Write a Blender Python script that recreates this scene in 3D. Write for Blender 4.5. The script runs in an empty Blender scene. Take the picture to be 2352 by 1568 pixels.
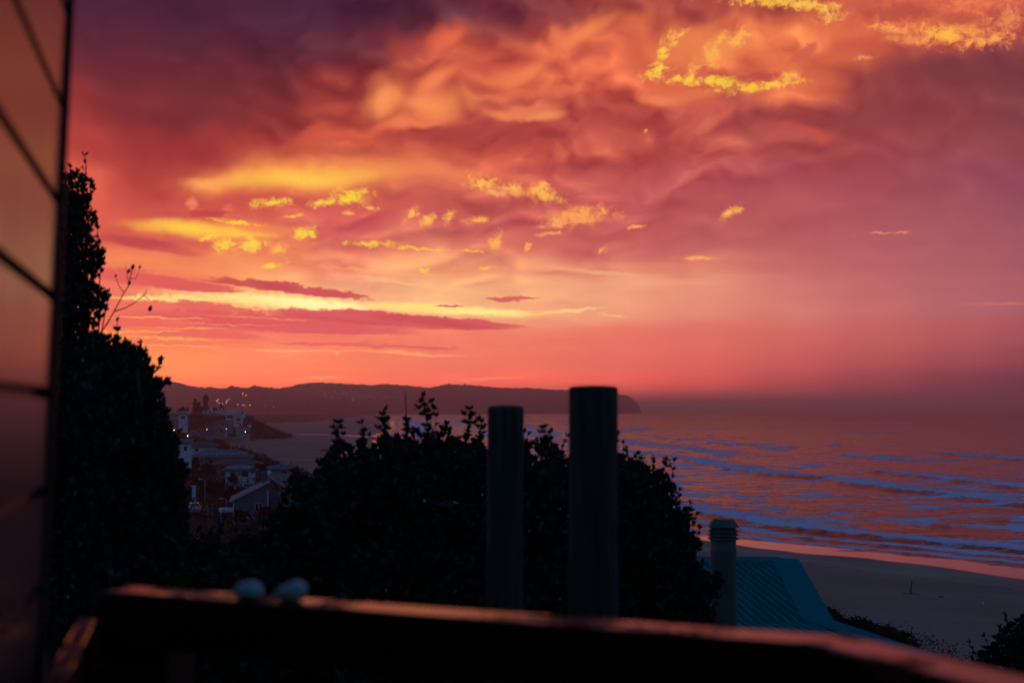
import bpy, bmesh, math, random
import numpy as np
from mathutils import Vector, Matrix, noise as mnoise

SC = bpy.context.scene
COL = SC.collection
rad = math.radians

# ------------------------------------------------------------------ camera
F = 3267.0                      # focal length in units of a 2352 px wide frame (50 mm lens)
EYE = 25.0                      # eye height above the sea
PITCH = math.atan(152.0 / F)    # horizon lies a little below the middle
cam_d = bpy.data.cameras.new("camera")
cam_d.lens = 50.0
cam_d.sensor_width = 36.0
cam_d.clip_start = 0.1
cam_d.clip_end = 60000.0
cam_d.dof.use_dof = True
cam_d.dof.focus_distance = 900.0
cam_d.dof.aperture_fstop = 2.6
cam = bpy.data.objects.new("camera", cam_d)
cam.location = (0, 0, EYE)
cam.rotation_euler = (math.pi / 2 + PITCH, 0, 0)
COL.objects.link(cam)
SC.camera = cam


def ray(px, py):
    """direction of a point of the 2352x1568 picture, world space"""
    x, y, z = (px - 1176) / F, 1.0, (784 - py) / F
    c, s = math.cos(PITCH), math.sin(PITCH)
    return (x, y * c - z * s, y * s + z * c)


def at(px, py, Y):
    d = ray(px, py)
    k = Y / d[1]
    return Vector((d[0] * k, Y, EYE + d[2] * k))


def on_z(px, py, z):
    d = ray(px, py)
    k = (z - EYE) / d[2]
    return Vector((d[0] * k, d[1] * k, z))


def azel(px, py):
    x, y, z = ray(px, py)
    n = math.sqrt(x * x + y * y + z * z)
    return math.degrees(math.atan2(x, y)), math.degrees(math.asin(z / n))


# ------------------------------------------------------------------ render settings
SC.view_settings.view_transform = 'Standard'
SC.view_settings.look = 'None'
SC.view_settings.exposure = 0.0
SC.view_settings.gamma = 1.0
SC.view_settings.use_curve_mapping = False
SC.render.engine = 'CYCLES'
cy = SC.cycles
cy.use_denoising = True
cy.use_adaptive_sampling = True
cy.adaptive_threshold = 0.012
cy.max_bounces = 4
cy.diffuse_bounces = 2
cy.glossy_bounces = 2
cy.transmission_bounces = 2
cy.transparent_max_bounces = 6
cy.volume_bounces = 0
cy.caustics_reflective = False
cy.caustics_refractive = False
cy.sample_clamp_indirect = 4.0


# ------------------------------------------------------------------ node helpers
def lin(c):
    return tuple((x / 255 / 12.92) if x <= 10.31 else ((x / 255 + 0.055) / 1.055) ** 2.4 for x in c)


class NT:
    def __init__(self, tree):
        self.t = tree

    def new(self, kind, **kw):
        n = self.t.nodes.new(kind)
        for k, v in kw.items():
            setattr(n, k, v)
        return n

    def set(self, sock, v):
        if isinstance(v, bpy.types.NodeSocket):
            self.t.links.new(v, sock)
        elif v is not None:
            if hasattr(sock.default_value, '__len__') and len(sock.default_value) == 4 and len(v) == 3:
                v = (*v, 1.0)
            sock.default_value = v

    def m(self, op, a, b=None, c=None, clamp=False):
        n = self.new('ShaderNodeMath', operation=op, use_clamp=clamp)
        for i, v in enumerate((a, b, c)):
            if v is not None:
                self.set(n.inputs[i], v)
        return n.outputs[0]

    def v(self, op, a, b=None, c=None):
        n = self.new('ShaderNodeVectorMath', operation=op)
        for i, x in enumerate((a, b, c)):
            if x is not None:
                if op == 'SCALE' and i == 1:
                    self.set(n.inputs['Scale'], x)
                else:
                    self.set(n.inputs[i], x)
        return n.outputs['Value'] if op in ('LENGTH', 'DISTANCE', 'DOT_PRODUCT') else n.outputs[0]

    def xyz(self, x, y, z=0.0):
        n = self.new('ShaderNodeCombineXYZ')
        for i, v in enumerate((x, y, z)):
            self.set(n.inputs[i], v)
        return n.outputs[0]

    def sep(self, v):
        n = self.new('ShaderNodeSeparateXYZ')
        self.set(n.inputs[0], v)
        return n.outputs

    def noise(self, vec, scale=1.0, detail=3.0, rough=0.5, dist=0.0, lac=2.0, color=False, dim='3D', kind='FBM', gain=1.0, offs=1.0):
        n = self.new('ShaderNodeTexNoise', noise_dimensions=dim, noise_type=kind)
        if kind != 'FBM':
            n.inputs['Offset'].default_value = offs
            n.inputs['Gain'].default_value = gain
        self.set(n.inputs['Vector'], vec)
        n.inputs['Scale'].default_value = scale
        n.inputs['Detail'].default_value = detail
        n.inputs['Roughness'].default_value = rough
        n.inputs['Distortion'].default_value = dist
        n.inputs['Lacunarity'].default_value = lac
        return n.outputs['Color' if color else 'Fac']

    def step(self, x, a, b, lo=0.0, hi=1.0, smooth=True):
        n = self.new('ShaderNodeMapRange', interpolation_type='SMOOTHSTEP' if smooth else 'LINEAR')
        self.set(n.inputs['Value'], x)
        for k, v in (('From Min', a), ('From Max', b), ('To Min', lo), ('To Max', hi)):
            self.set(n.inputs[k], v)
        return n.outputs[0]

    def mix(self, f, a, b, mode='MIX'):
        n = self.new('ShaderNodeMix', data_type='RGBA', blend_type=mode)
        self.set(n.inputs[0], f)
        self.set(n.inputs[6], a)
        self.set(n.inputs[7], b)
        return n.outputs[2]

    def ramp(self, f, stops, interp='LINEAR'):
        n = self.new('ShaderNodeValToRGB')
        r = n.color_ramp
        r.interpolation = interp
        while len(r.elements) < len(stops):
            r.elements.new(0.5)
        for e, (p, c) in zip(r.elements, stops):
            e.position = p
            e.color = (*c, 1.0)
        self.set(n.inputs[0], f)
        return n.outputs[0]


# ------------------------------------------------------------------ the sky
world = bpy.data.worlds.new("World")
SC.world = world
world.use_nodes = True
wt = world.node_tree
wt.nodes.clear()
W = NT(wt)
gen = W.new('ShaderNodeTexCoord').outputs['Generated']
dirn = W.v('NORMALIZE', gen)
dx, dy, dz = W.sep(dirn)
U = W.m('MULTIPLY', W.m('ARCTAN2', dx, dy), 180 / math.pi)       # degrees right of the view axis
V = W.m('MULTIPLY', W.m('ARCSINE', dz), 180 / math.pi)           # degrees above the horizon
UV = W.xyz(U, V, 1.0)
# cloud-plane like coordinate: things get finer and flatter towards the horizon
LV = W.m('LOGARITHM', W.m('ADD', W.m('MAXIMUM', V, -1.0), 2.2), math.e)
Q = W.xyz(W.m('MULTIPLY', U, 0.30), W.m('MULTIPLY_ADD', U, -0.08, W.m('MULTIPLY', LV, 4.2)))
n_big = W.noise(Q, 0.75, 3.0, 0.48, 0.0, color=True, dim='2D')
MID = W.xyz(W.m('MULTIPLY_ADD', V, 0.35, W.m('MULTIPLY', U, 0.8)), W.m('MULTIPLY_ADD', U, -0.30, W.m('MULTIPLY', LV, 11.0)))
n_mid = W.noise(MID, 0.42, 3.6, 0.48, 0.3, color=True, dim='2D')
n_fine = W.noise(W.xyz(W.m('MULTIPLY', U, 0.85), V), 2.6, 7.0, 0.70, 0.3, color=True, dim='2D')
n_hair = W.noise(W.xyz(W.m('MULTIPLY', U, 0.22), W.m('MULTIPLY', LV, 16.0)), 1.0, 5.0, 0.6, 0.4, color=True, dim='2D')


def centred(c):
    n = W.new('ShaderNodeSeparateColor')
    W.set(n.inputs[0], c)
    return W.v('SUBTRACT', W.xyz(*n.outputs), (0.5, 0.5, 0.5))


wb, wm, wf, wh = centred(n_big), centred(n_mid), centred(n_fine), centred(n_hair)
vert = W.step(V, 0.5, 9.0)                                        # warps die out towards the horizon
sc1 = W.m('MULTIPLY_ADD', vert, 0.85, 0.15)
UVs = W.v('ADD', UV, W.v('MULTIPLY', W.v('MULTIPLY', wb, (3.0, 2.0, 0)), W.xyz(sc1, sc1, 0)))
UVs = W.v('ADD', UVs, W.v('MULTIPLY', W.v('MULTIPLY', wm, (1.0, 1.1, 0)), W.xyz(sc1, sc1, 0)))
UVm = W.v('ADD', W.v('ADD', UV, W.v('SCALE', W.v('SUBTRACT', UVs, UV), 0.42)), W.v('MULTIPLY', wf, (0.25, 0.16, 0)))
UVf = W.v('ADD', UV, W.v('MULTIPLY', wf, (0.55, 0.38, 0)))
UVh = W.v('ADD', UV, W.v('ADD', W.v('MULTIPLY', wf, (0.7, 0.34, 0)), W.v('MULTIPLY', wh, (1.6, 0.30, 0))))
Us, Vs, _ = W.sep(UVs)

# broad colours of the cloud deck, row by row (picture row -> colour at picture columns)
GX = (150, 300, 450, 600, 800, 1000, 1200, 1400, 1600, 1800, 2000, 2200, 2380)
#GRID
ROWS = [
 (-60, [(66,33,56)]*4+[(66,34,60),(72,36,60),(95,44,60),(120,54,62),(150,62,62),(170,72,64),(190,86,68),(190,86,68),(180,78,68)]),
 (30,  [(74,34,55),(74,33,55),(72,32,55),(72,33,56),(72,34,58),(88,40,57),(118,50,58),(158,68,62),(168,72,64),(172,72,62),(205,100,70),(210,98,70),(200,90,70)]),
 (110, [(86,37,54),(86,37,54),(84,36,53),(82,36,53),(90,38,52),(165,64,58),(208,92,68),(222,104,72),(226,108,74),(232,118,74),(222,106,72),(196,82,66),(168,70,66)]),
 (200, [(112,42,52),(108,42,52),(106,42,50),(108,42,50),(140,50,50),(196,84,64),(206,94,68),(208,92,68),(224,112,74),(212,98,70),(150,66,66),(124,58,64),(120,58,66)]),
 (290, [(150,52,52),(128,46,50),(116,44,50),(130,48,50),(170,66,56),(182,72,62),(172,68,64),(180,74,68),(184,78,70),(158,68,68),(148,64,66),(138,62,68),(128,60,70)]),
 (360, [(180,66,60),(155,52,52),(150,50,52),(176,66,56),(200,84,64),(194,80,66),(192,78,68),(186,78,70),(180,74,70),(168,70,70),(154,66,70),(144,64,72),(138,64,74)]),
 (430, [(212,86,70),(172,60,58),(184,66,60),(214,104,70),(220,110,74),(206,92,72),(196,82,72),(188,78,74),(182,76,74),(172,72,74),(162,70,74),(152,68,76),(146,68,78)]),
 (500, [(226,96,78),(206,86,72),(206,86,74),(206,88,74),(204,86,76),(200,84,78),(198,84,78),(194,82,78),(188,80,80),(180,78,80),(170,76,80),(160,74,82),(152,72,82)]),
 (560, [(214,90,78),(212,92,78),(216,98,80),(224,112,84),(220,110,86),(218,106,86),(210,94,84),(202,90,84),(196,88,86),(186,84,86),(176,80,86),(166,78,86),(158,76,86)]),
 (615, [(238,118,84),(242,132,86),(246,142,90),(246,146,94),(244,142,96),(242,138,98),(236,130,98),(228,120,96),(216,108,94),(198,94,90),(184,86,90),(172,82,88),(162,78,88)]),
 (665, [(240,116,92),(238,116,92),(238,118,92),(246,158,104),(248,172,112),(246,158,110),(242,148,108),(238,144,108),(228,128,104),(208,106,98),(192,94,94),(178,86,90),(168,82,90)]),
 (715, [(240,112,92),(238,110,92),(236,108,92),(244,140,104),(248,158,112),(246,158,112),(246,152,110),(238,138,106),(226,122,102),(212,108,98),(196,96,94),(180,88,92),(168,82,90)]),
 (770, [(248,120,84),(246,122,88),(242,120,92),(240,118,96),(240,122,98),(238,124,100),(234,122,100),(230,118,100),(220,110,98),(208,104,96),(194,96,94),(178,88,90),(166,82,88)]),
 (830, [(255,148,84),(255,146,86),(252,140,90),(248,132,94),(244,124,94),(238,118,94),(232,112,92),(226,106,92),(216,100,90),(196,90,86),(174,82,82),(156,74,78),(142,68,76)]),
 (885, [(252,122,76),(250,118,76),(248,116,78),(244,112,82),(238,108,82),(232,102,82),(224,96,82),(212,88,80),(190,78,76),(160,70,74),(136,64,70),(118,58,68),(106,54,66)]),
 (945, [(232,104,76),(230,100,74),(226,98,74),(220,94,76),(212,90,78),(204,86,78),(192,80,76),(170,72,74),(142,64,72),(120,58,68),(106,54,66),(96,50,64),(90,48,62)]),
]
#ENDGRID
U0, U1 = -21.0, 21.0
HAZE_SIGMA, HAZE_TOP = 1.5e-4, 152.0
HAZE_J = (0.125, 0.036, 0.046)


def clear(col, py):
    """colour of the sky beyond the haze, from its colour as seen through it"""
    e = max(0.35, azel(1176, py)[1])
    T = max(0.30, math.exp(-HAZE_SIGMA * (HAZE_TOP - EYE) / math.sin(rad(e))))
    return tuple(max(0.001, (c - j * (1 - T)) / T) for c, j in zip(lin(col), HAZE_J))


tcol = W.m('DIVIDE', W.m('SUBTRACT', Us, U0), U1 - U0)
sky = None
prev = None
for py, cols in ROWS:
    warm = 1.0 + 0.13 * min(1.0, max(0.0, (py - 330) / 200.0))
    stops = [((azel(x, py)[0] - U0) / (U1 - U0), clear((c[0], c[1] * (warm if x >= 1000 and py < 740 else 1.0), c[2] * (1.13 if x >= 800 and 430 <= py < 740 else 1.0)), py)) for x, c in zip(GX, cols)]
    r = W.ramp(tcol, stops, 'EASE')
    v = azel(1176, py)[1]
    sky = r if sky is None else W.mix(W.step(Vs, prev, v), sky, r)
    prev = v
# soft billows with the low sun raking them from the left and below; brighter parts also turn yellower
bz, by_, _ = W.sep(wm)
bb, bb2, _ = W.sep(wb)
RP = W.v('ADD', W.xyz(W.m('MULTIPLY_ADD', V, 0.30, W.m('MULTIPLY', U, 0.62)), W.m('MULTIPLY_ADD', U, -0.20, W.m('MULTIPLY', LV, 13.5))), W.v('SCALE', wb, 1.8))
RP = W.v('ADD', RP, (31.7, 12.3, 0))
r0 = W.noise(RP, 0.42, 5.0, 0.52, 0.0, dim='2D', kind='RIDGED_MULTIFRACTAL', gain=1.6, offs=0.9)
r1 = W.noise(W.v('ADD', RP, (-0.30, -0.46, 0)), 0.42, 4.0, 0.50, 0.0, dim='2D', kind='RIDGED_MULTIFRACTAL', gain=1.6, offs=0.9)
relief = W.m('MULTIPLY', W.m('SUBTRACT', r1, r0), 0.165)
calm = W.m('MULTIPLY', W.m('MULTIPLY', W.step(U, -15.0, -4.0, 0.22, 1.0), W.step(W.m('MULTIPLY_ADD', V, -0.6, U), 0.0, 9.0, 1.0, 0.42)), W.step(W.m('MULTIPLY_ADD', U, -0.22, V), 2.0, 9.0, 0.12, 1.0))
tone = W.m('MULTIPLY_ADD', relief, W.step(V, 5.0, 11.0, 1.7, 3.0), W.m('MULTIPLY_ADD', bz, 0.8, W.m('MULTIPLY', bb, 0.5)))
tone = W.m('MULTIPLY', tone, calm)
gn = W.new('ShaderNodeCombineColor')
for i_, b_ in enumerate((2.3, 4.0, 2.3)):
    W.set(gn.inputs[i_], W.m('POWER', b_, tone))
sky = W.mix(1.0, sky, gn.outputs[0], 'MULTIPLY')

FIELDS, AMP = {}, {}
DEG = math.degrees(1 / F)


CLOUDS = []
REACH = {'soft': (1.7, 1.3), 'fine': (0.25, 0.18), 'hair': (0.8, 0.22), 'mild': (0.8, 0.65), 'none': (0, 0)}


def cloud(px, py, rx, ry, ang, col, field='soft', edge=(1.0, 0.2), amp=0.0, k=1.0, col2=None):
    """a cloud at a fixed direction of the sky: elliptical body with a wind-torn edge"""
    a, e = azel(px, py)
    m = edge[0] + 0.32 * amp
    c, s = abs(math.cos(rad(ang))), abs(math.sin(rad(ang)))
    ex = m * DEG * math.hypot(rx * c, ry * s) + REACH[field][0]
    ey = m * DEG * math.hypot(rx * s, ry * c) + REACH[field][1]
    CLOUDS.append((a - ex, a + ex, e - ey, e + ey, (a, e, rx, ry, ang, clear(col, py), field, edge, amp, k, col2 and clear(col2, py))))


def lay(sky, a, e, rx, ry, ang, col, field, edge, amp, k, col2):
    c_, s_ = math.cos(rad(ang)), math.sin(rad(ang))
    kx, ky = 1 / (rx * DEG), 1 / (ry * DEG)
    qx = W.v('DOT_PRODUCT', FIELDS[field], (c_ * kx, s_ * kx, -(c_ * a + s_ * e) * kx))
    qy = W.v('DOT_PRODUCT', FIELDS[field], (-s_ * ky, c_ * ky, -(-s_ * a + c_ * e) * ky))
    r = W.m('SQRT', W.m('MULTIPLY_ADD', qx, qx, W.m('MULTIPLY', qy, qy)))
    if amp:
        r = W.m('MULTIPLY_ADD', AMP[field], amp, r)
    f = W.step(r, edge[0], edge[1], 0.0, k)
    c = col
    if col2:
        c = W.mix(W.step(W.m('MULTIPLY_ADD', AMP['tint'], 1.6, r), edge[0] - 0.75 * (edge[0] - edge[1]), edge[0] - 0.1), col, col2)
    return W.mix(f, sky, c)

#CLOUDS
# lit undersides of the high deck
for c in [
 (880,215,75,55,20,(240,128,82)), (1000,190,90,35,25,(236,120,78)), (1020,235,80,45,-8,(244,138,84)),
 (945,268,120,16,4,(240,125,80)), (1045,95,70,45,25,(222,98,72)), (1170,165,95,35,25,(232,118,76)),
 (1320,90,130,38,28,(236,124,78)), (1450,60,70,40,30,(226,112,74)), (1205,262,95,20,4,(236,128,84)),
 (1290,225,90,16,-6,(226,112,80)), (1120,235,75,30,-15,(232,126,80)), (1560,240,130,30,-4,(226,116,78)),
 (1640,120,150,50,0,(238,138,80)), (1800,160,120,34,-10,(226,112,72)), (1540,95,110,40,15,(236,130,78)),
 (720,318,110,26,14,(204,86,64)), (830,290,80,20,14,(214,98,68)),
 (1860,300,110,22,-8,(196,82,72)), (1640,275,90,18,-12,(206,94,74)),
]:
    cloud(*c, 'soft', (1.15, 0.1), 0.5, 0.8)
for c in [
 (1120,200,60,26,-10,(168,66,62)), (1340,140,70,28,20,(186,80,66)), (1150,250,55,22,-12,(178,72,64)),
 (1230,55,110,30,20,(150,58,60)), (1090,300,320,24,3,(172,66,62)), (1480,150,40,26,20,(186,82,66)),
 (1420,260,80,16,4,(190,82,70)), (1950,110,120,24,-6,(196,84,66)), (2240,190,260,50,-6,(124,58,64)), (2050,280,200,26,-6,(142,62,66)),
]:
    cloud(*c, 'soft', (1.15, 0.1), 0.4, 0.75)
for c in [(868,228,58,34,15,(252,150,88)), (975,238,66,24,-4,(250,146,86)), (1015,182,70,20,25,(244,130,82)), (1240,272,74,15,5,(246,142,90)), (1165,268,56,13,-6,(238,128,86)),
          (1345,80,96,22,28,(244,134,82)), (1200,172,74,22,25,(240,126,80)), (1045,90,46,24,30,(232,106,76)), (760,312,70,18,14,(214,92,68)), (1500,232,60,16,-8,(240,128,84))]:
    cloud(*c, 'mild', (1.15, 0.05), 0.9, 0.85)
# the broad yellow bands
cloud(740,396,380,66,5,(232,122,80),'mild',(1.2,0.0),0.5,0.85)
cloud(700,404,300,44,5,(252,160,78),'mild',(1.25,-0.1),0.6,0.95)
cloud(690,410,240,28,4,(255,200,76),'mild',(1.25,-0.2),0.7,0.95)
cloud(480,420,80,20,-4,(255,164,90),'mild',(1.1,0.1),0.3,0.9)
cloud(1000,392,170,24,-2,(240,132,84),'mild',(1.1,0.1),0.5,0.75)
cloud(1190,412,100,18,-12,(232,118,82),'mild',(1.1,0.1),0.5,0.7)
cloud(560,470,220,26,2,(200,78,72),'mild',(1.1,0.2),0.3,0.75)
cloud(900,470,200,20,0,(204,86,76),'mild',(1.1,0.2),0.3,0.5)
cloud(470,528,220,24,-3,(255,160,78),'mild',(1.15,0.2),0.3,0.85)
cloud(430,526,160,18,-6,(255,206,70),'mild',(1.25,-0.2),0.6,0.97)
cloud(545,537,100,10,-6,(255,196,74),'mild',(1.15,0.2),0.3,0.9)
cloud(315,557,115,17,-6,(190,72,74),'mild',(1.05,0.5),0.3,0.95)
cloud(400,575,90,9,-4,(206,86,78),'mild',(1.05,0.3),0.3,0.7)
cloud(300,583,120,9,0,(240,126,86),'mild',(1.1,0.2),0.3,0.8)
cloud(190,420,50,60,0,(226,98,76),'mild',(1.1,0.2),0.2,0.8)
# pale slots of clear sky low down
cloud(620,690,300,22,-3,(255,226,140),'hair',(1.15,0.2),0.3,0.95)
cloud(720,697,160,11,-4,(255,248,168),'hair',(1.15,0.2),0.2,0.95)
cloud(380,685,150,7,0,(255,220,130),'hair',(1.1,0.4),0.4,0.9)
cloud(960,705,190,15,-3,(255,222,126),'hair',(1.1,0.2),0.3,0.95)
cloud(1120,718,130,12,-4,(255,236,140),'hair',(1.1,0.2),0.3,0.9)
cloud(1290,715,110,5,5,(255,206,130),'hair',(1.1,0.2),0.3,0.8)
cloud(1410,722,50,4,-6,(250,190,130),'hair',(1.1,0.2),0.3,0.8)
cloud(930,650,150,7,-9,(250,186,128),'hair',(1.1,0.1),0.3,0.8)
cloud(1080,668,170,6,-10,(250,182,124),'hair',(1.1,0.1),0.4,0.7)
cloud(1380,625,170,6,-4,(240,172,130),'hair',(1.1,0.1),0.4,0.7)
cloud(1520,645,180,8,-3,(236,160,122),'hair',(1.1,0.1),0.4,0.6)
cloud(900,625,240,6,-4,(250,172,112),'hair',(1.1,0.1),0.4,0.6)
cloud(2330,697,150,5,-1,(206,120,100),'hair',(1.1,0.1),0.4,0.6)
# rose-grey bars of low cloud
for c in [
 (330,640,170,17,-7,(222,92,88)), (440,658,110,12,-6,(218,92,88)), (590,652,110,13,-5,(196,70,80)), (700,666,130,11,-6,(198,74,82)),
 (780,678,78,9,-6,(206,82,88)), (330,706,170,13,-3,(238,112,94)), (470,706,70,12,-6,(228,102,92)), (560,712,60,8,-12,(226,104,92)),
 (420,742,330,17,-2,(234,102,90)), (640,738,330,18,-3,(218,88,90)), (860,732,270,17,-4,(208,80,88)), (1010,738,170,13,-5,(202,78,86)),
 (1120,745,90,6,-5,(210,92,94)), (820,722,40,12,0,(214,88,92)), (700,757,260,8,-2,(218,92,96)), (480,768,140,8,-2,(228,102,94)),
 (1180,688,66,5,2,(208,88,94)), (1030,703,36,3,-2,(206,84,90)), (840,795,220,4,-2,(222,100,96)), (760,790,120,4,0,(226,106,98)),
 (960,799,110,3,-2,(218,98,96)), (1350,811,70,2,-2,(216,100,98)), (890,752,60,3,0,(222,106,98)), (420,785,130,6,-1,(244,120,90)),
]:
    cloud(*c, 'hair', (1.12, 0.72), 0.45, 0.9)
for c in [(330,730,160,2.2,-1,(255,176,84)), (420,752,150,2.0,-1,(255,160,88)), (300,762,130,2.2,2,(255,184,80)),
          (350,778,160,2.4,-1,(255,178,84)), (520,745,160,1.6,-1,(248,140,96)), (400,797,160,2.0,-1,(255,178,90)), (560,727,190,1.6,-2,(250,150,98)),
          (700,806,140,3,-2,(255,176,104)), (940,812,160,4,-2,(250,158,104)), (1140,871,90,4,3,(248,134,96)), (740,868,60,4,2,(255,156,98)),
          (430,843,20,1.8,6,(255,204,92))]:
    cloud(*c, 'hair', (1.2, 0.3), 0.3, 0.9)
# small torn cumulus catching the sun
YEL, GOLD, PEACH = (255,214,72), (255,188,84), (250,166,100)
for c in [
 (628,466,60,13,6,YEL), (748,464,56,10,8,YEL), (808,450,52,26,0,(255,218,56)), (668,497,28,6,8,YEL), (702,536,36,21,10,YEL),
 (514,562,30,20,20,YEL), (572,563,52,24,12,YEL), (628,610,36,8,8,YEL), (850,560,80,9,0,(255,210,66)), (960,571,90,5,-3,(255,206,70)),
 (1082,577,36,6,-4,GOLD), (1140,557,28,20,60,GOLD), (1108,420,52,22,-12,GOLD), (1180,434,38,20,-10,GOLD), (1250,448,60,20,-12,(255,186,76)),
 (1145,443,50,10,-6,PEACH), (1332,496,92,28,6,(255,172,86)), (1290,512,60,12,8,PEACH), (1262,537,40,6,4,PEACH), (944,493,34,15,38,GOLD), (984,506,22,18,30,GOLD),
 (1032,500,18,18,55,GOLD), (1094,505,42,11,4,(255,182,78)), (1680,488,36,13,28,(255,188,80)), (1600,592,62,6,-2,(255,180,96)),
 (1215,566,22,10,50,PEACH), (1385,572,20,9,40,PEACH), (975,623,22,7,-12,(255,206,76)), (1120,614,26,4,8,GOLD), (545,510,80,7,-6,(255,214,56)), (480,545,40,8,12,(255,214,66)),
 (800,488,22,7,10,GOLD), (850,478,22,6,-6,GOLD), (440,470,18,20,50,(240,128,90)), (520,487,24,12,40,(236,118,86)), (1240,432,30,16,0,GOLD),
 (640,570,26,16,30,GOLD), (1485,300,8,4,30,PEACH), (1985,132,30,6,0,(240,150,90)), (2030,535,50,3,0,(240,150,110)), (1460,522,30,4,10,PEACH), (700,410,8,14,0,(255,206,70)),
]:
    cloud(*c, 'fine', (1.25, -0.1), 2.4, 0.9, (244, 130, 84))
cloud(480,490,60,11,2,(190,68,72),'fine',(1.0,0.5),1.2,0.9)
# the curled gold scrap high on the right, and the torn deck above it
for c in [(1545,95,16,26,-40,(255,186,80)), (1700,80,14,30,-30,(255,182,84)), (1520,130,17,58,-14,(255,206,72)), (1512,160,42,18,20,YEL), (1500,175,30,12,0,YEL), (1640,115,30,56,-26,(255,186,80)), (1605,160,38,24,40,(255,176,80)),
          (1690,98,50,18,22,(255,178,84)), (1650,188,120,15,-6,(255,214,64)), (1730,200,110,14,2,(255,204,60)), (1800,192,60,10,4,(255,206,70)), (1580,185,70,14,-8,(255,206,66)),
          (1560,80,24,10,20,(255,180,84)), (1812,176,26,16,0,(255,190,86))]:
    cloud(*c, 'fine', (1.3, -0.3), 2.6, 0.88, (244, 140, 86))
for c in [(1740,178,62,14,4,(186,76,72)), (1610,165,22,13,30,(206,92,74)), (1850,120,50,16,30,(206,96,76))]:
    cloud(*c, 'fine', (1.0, 0.5), 1.2, 0.85)
for c in [(1760,2,150,13,-6,(255,206,72)), (1860,14,90,16,-10,(255,206,76)), (1900,32,50,24,-10,(255,190,86)), (2190,70,110,38,-8,(255,172,78)), (2170,82,70,22,-14,(255,186,68)),
          (2040,66,70,13,-14,(255,168,86)), (2310,50,60,36,20,(244,140,88)), (2080,90,60,14,-8,(250,152,84)), (2250,95,80,14,0,(255,166,82)), (2220,10,120,20,0,(238,130,86))]:
    cloud(*c, 'fine', (1.35, -0.3), 3.0, 0.86, (234, 120, 80))
for c in [(2060,28,110,26,-4,(178,74,66)), (2200,45,50,16,-6,(188,80,70)), (1990,8,60,20,0,(200,90,70))]:
    cloud(*c, 'fine', (1.05, 0.4), 1.8, 0.8)
#ENDCLOUDS

# rest of the heavens: dusk blue from the Sky Texture, behind and overhead
SUN_AZ, SUN_EL = azel(150, 845)[0], 1.6
sk = W.new('ShaderNodeTexSky', sky_type='NISHITA')
sk.sun_disc = False
sk.sun_elevation = rad(SUN_EL)
sk.sun_rotation = rad(SUN_AZ)
sk.altitude = 20
sk.air_density = 1.6
sk.dust_density = 2.0
sk.ozone_density = 4.0
back = W.v('ADD', W.v('MULTIPLY', sk.outputs[0], (0.20, 0.25, 0.28)), (0.009, 0.040, 0.086))
fa = W.step(W.m('ABSOLUTE', U), 21.0, 75.0)
fe = W.step(V, 17.0, 50.0)
fade_b = W.m('MAXIMUM', fa, fe)


def tile_group(items):
    """the clouds of one tile, laid over the deck one after the other"""
    global W
    ng = bpy.data.node_groups.new('sky_tile', 'ShaderNodeTree')
    ins = [('deck', sky, 'Color'), ('soft', UVs, 'Vector'), ('fine', UVf, 'Vector'), ('hair', UVh, 'Vector'), ('mild', UVm, 'Vector'), ('none', UV, 'Vector'),
           ('warp_fine', wf, 'Vector'), ('warp_mid', wm, 'Vector')]
    for nm, _, ty in ins:
        ng.interface.new_socket(nm, in_out='INPUT', socket_type='NodeSocket' + ty)
    ng.interface.new_socket('colour', in_out='OUTPUT', socket_type='NodeSocketColor')
    keep = W
    gnode = keep.new('ShaderNodeGroup', node_tree=ng)
    for nm, src, _ in ins:
        keep.set(gnode.inputs[nm], src)
    W = NT(ng)
    gi = W.new('NodeGroupInput').outputs
    for f in ('soft', 'fine', 'hair', 'mild', 'none'):
        FIELDS[f] = gi[f]
    f_ = W.sep(gi['warp_fine'])
    m_ = W.sep(gi['warp_mid'])
    AMP.update(fine=f_[2], hair=f_[1], soft=m_[2], mild=m_[2], tint=f_[0])
    c = gi['deck']
    for it in items:
        c = lay(c, *it[4])
    out = W.new('NodeGroupOutput')
    ng.links.new(c, out.inputs['colour'])
    W = keep
    return gnode.outputs['colour']


def sky_shader(box, items, depth=0):
    """split the sky into tiles so that each ray only meets the clouds of its own tile"""
    u0, u1, v0, v1 = box
    items = [c for c in items if c[0] < u1 and c[1] > u0 and c[2] < v1 and c[3] > v0]
    best = None
    if len(items) > 10 and depth < 6:
        for ax, (lo, hi) in ((0, (u0, u1)), (1, (v0, v1))):
            for q in range(1, 24):
                t = lo + (hi - lo) * q / 24
                na = sum(c[2 * ax] < t for c in items)
                nb = sum(c[2 * ax + 1] > t for c in items)
                cost = (na * (t - lo) + nb * (hi - t)) / (hi - lo) + 0.3 * max(na, nb)
                if best is None or cost < best[0]:
                    best = (cost, ax, t, na, nb)
        if best[0] > 1.2 * len(items):
            best = None
    if best is None:
        c = tile_group(items) if items else sky
        c = W.mix(fade_b, c, back)
        bg = W.new('ShaderNodeBackground')
        W.set(bg.inputs['Color'], c)
        return bg.outputs[0]
    ax, t = best[1], best[2]
    g = W.m('GREATER_THAN', (U, V)[ax], t)
    b1 = (u0, t, v0, v1) if ax == 0 else (u0, u1, v0, t)
    b2 = (t, u1, v0, v1) if ax == 0 else (u0, u1, t, v1)
    s1 = sky_shader(b1, items, depth + 1)
    s2 = sky_shader(b2, items, depth + 1)
    mx = W.new('ShaderNodeMixShader')
    W.set(mx.inputs[0], g)
    wt.links.new(s1, mx.inputs[1])
    wt.links.new(s2, mx.inputs[2])
    return mx.outputs[0]


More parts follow.
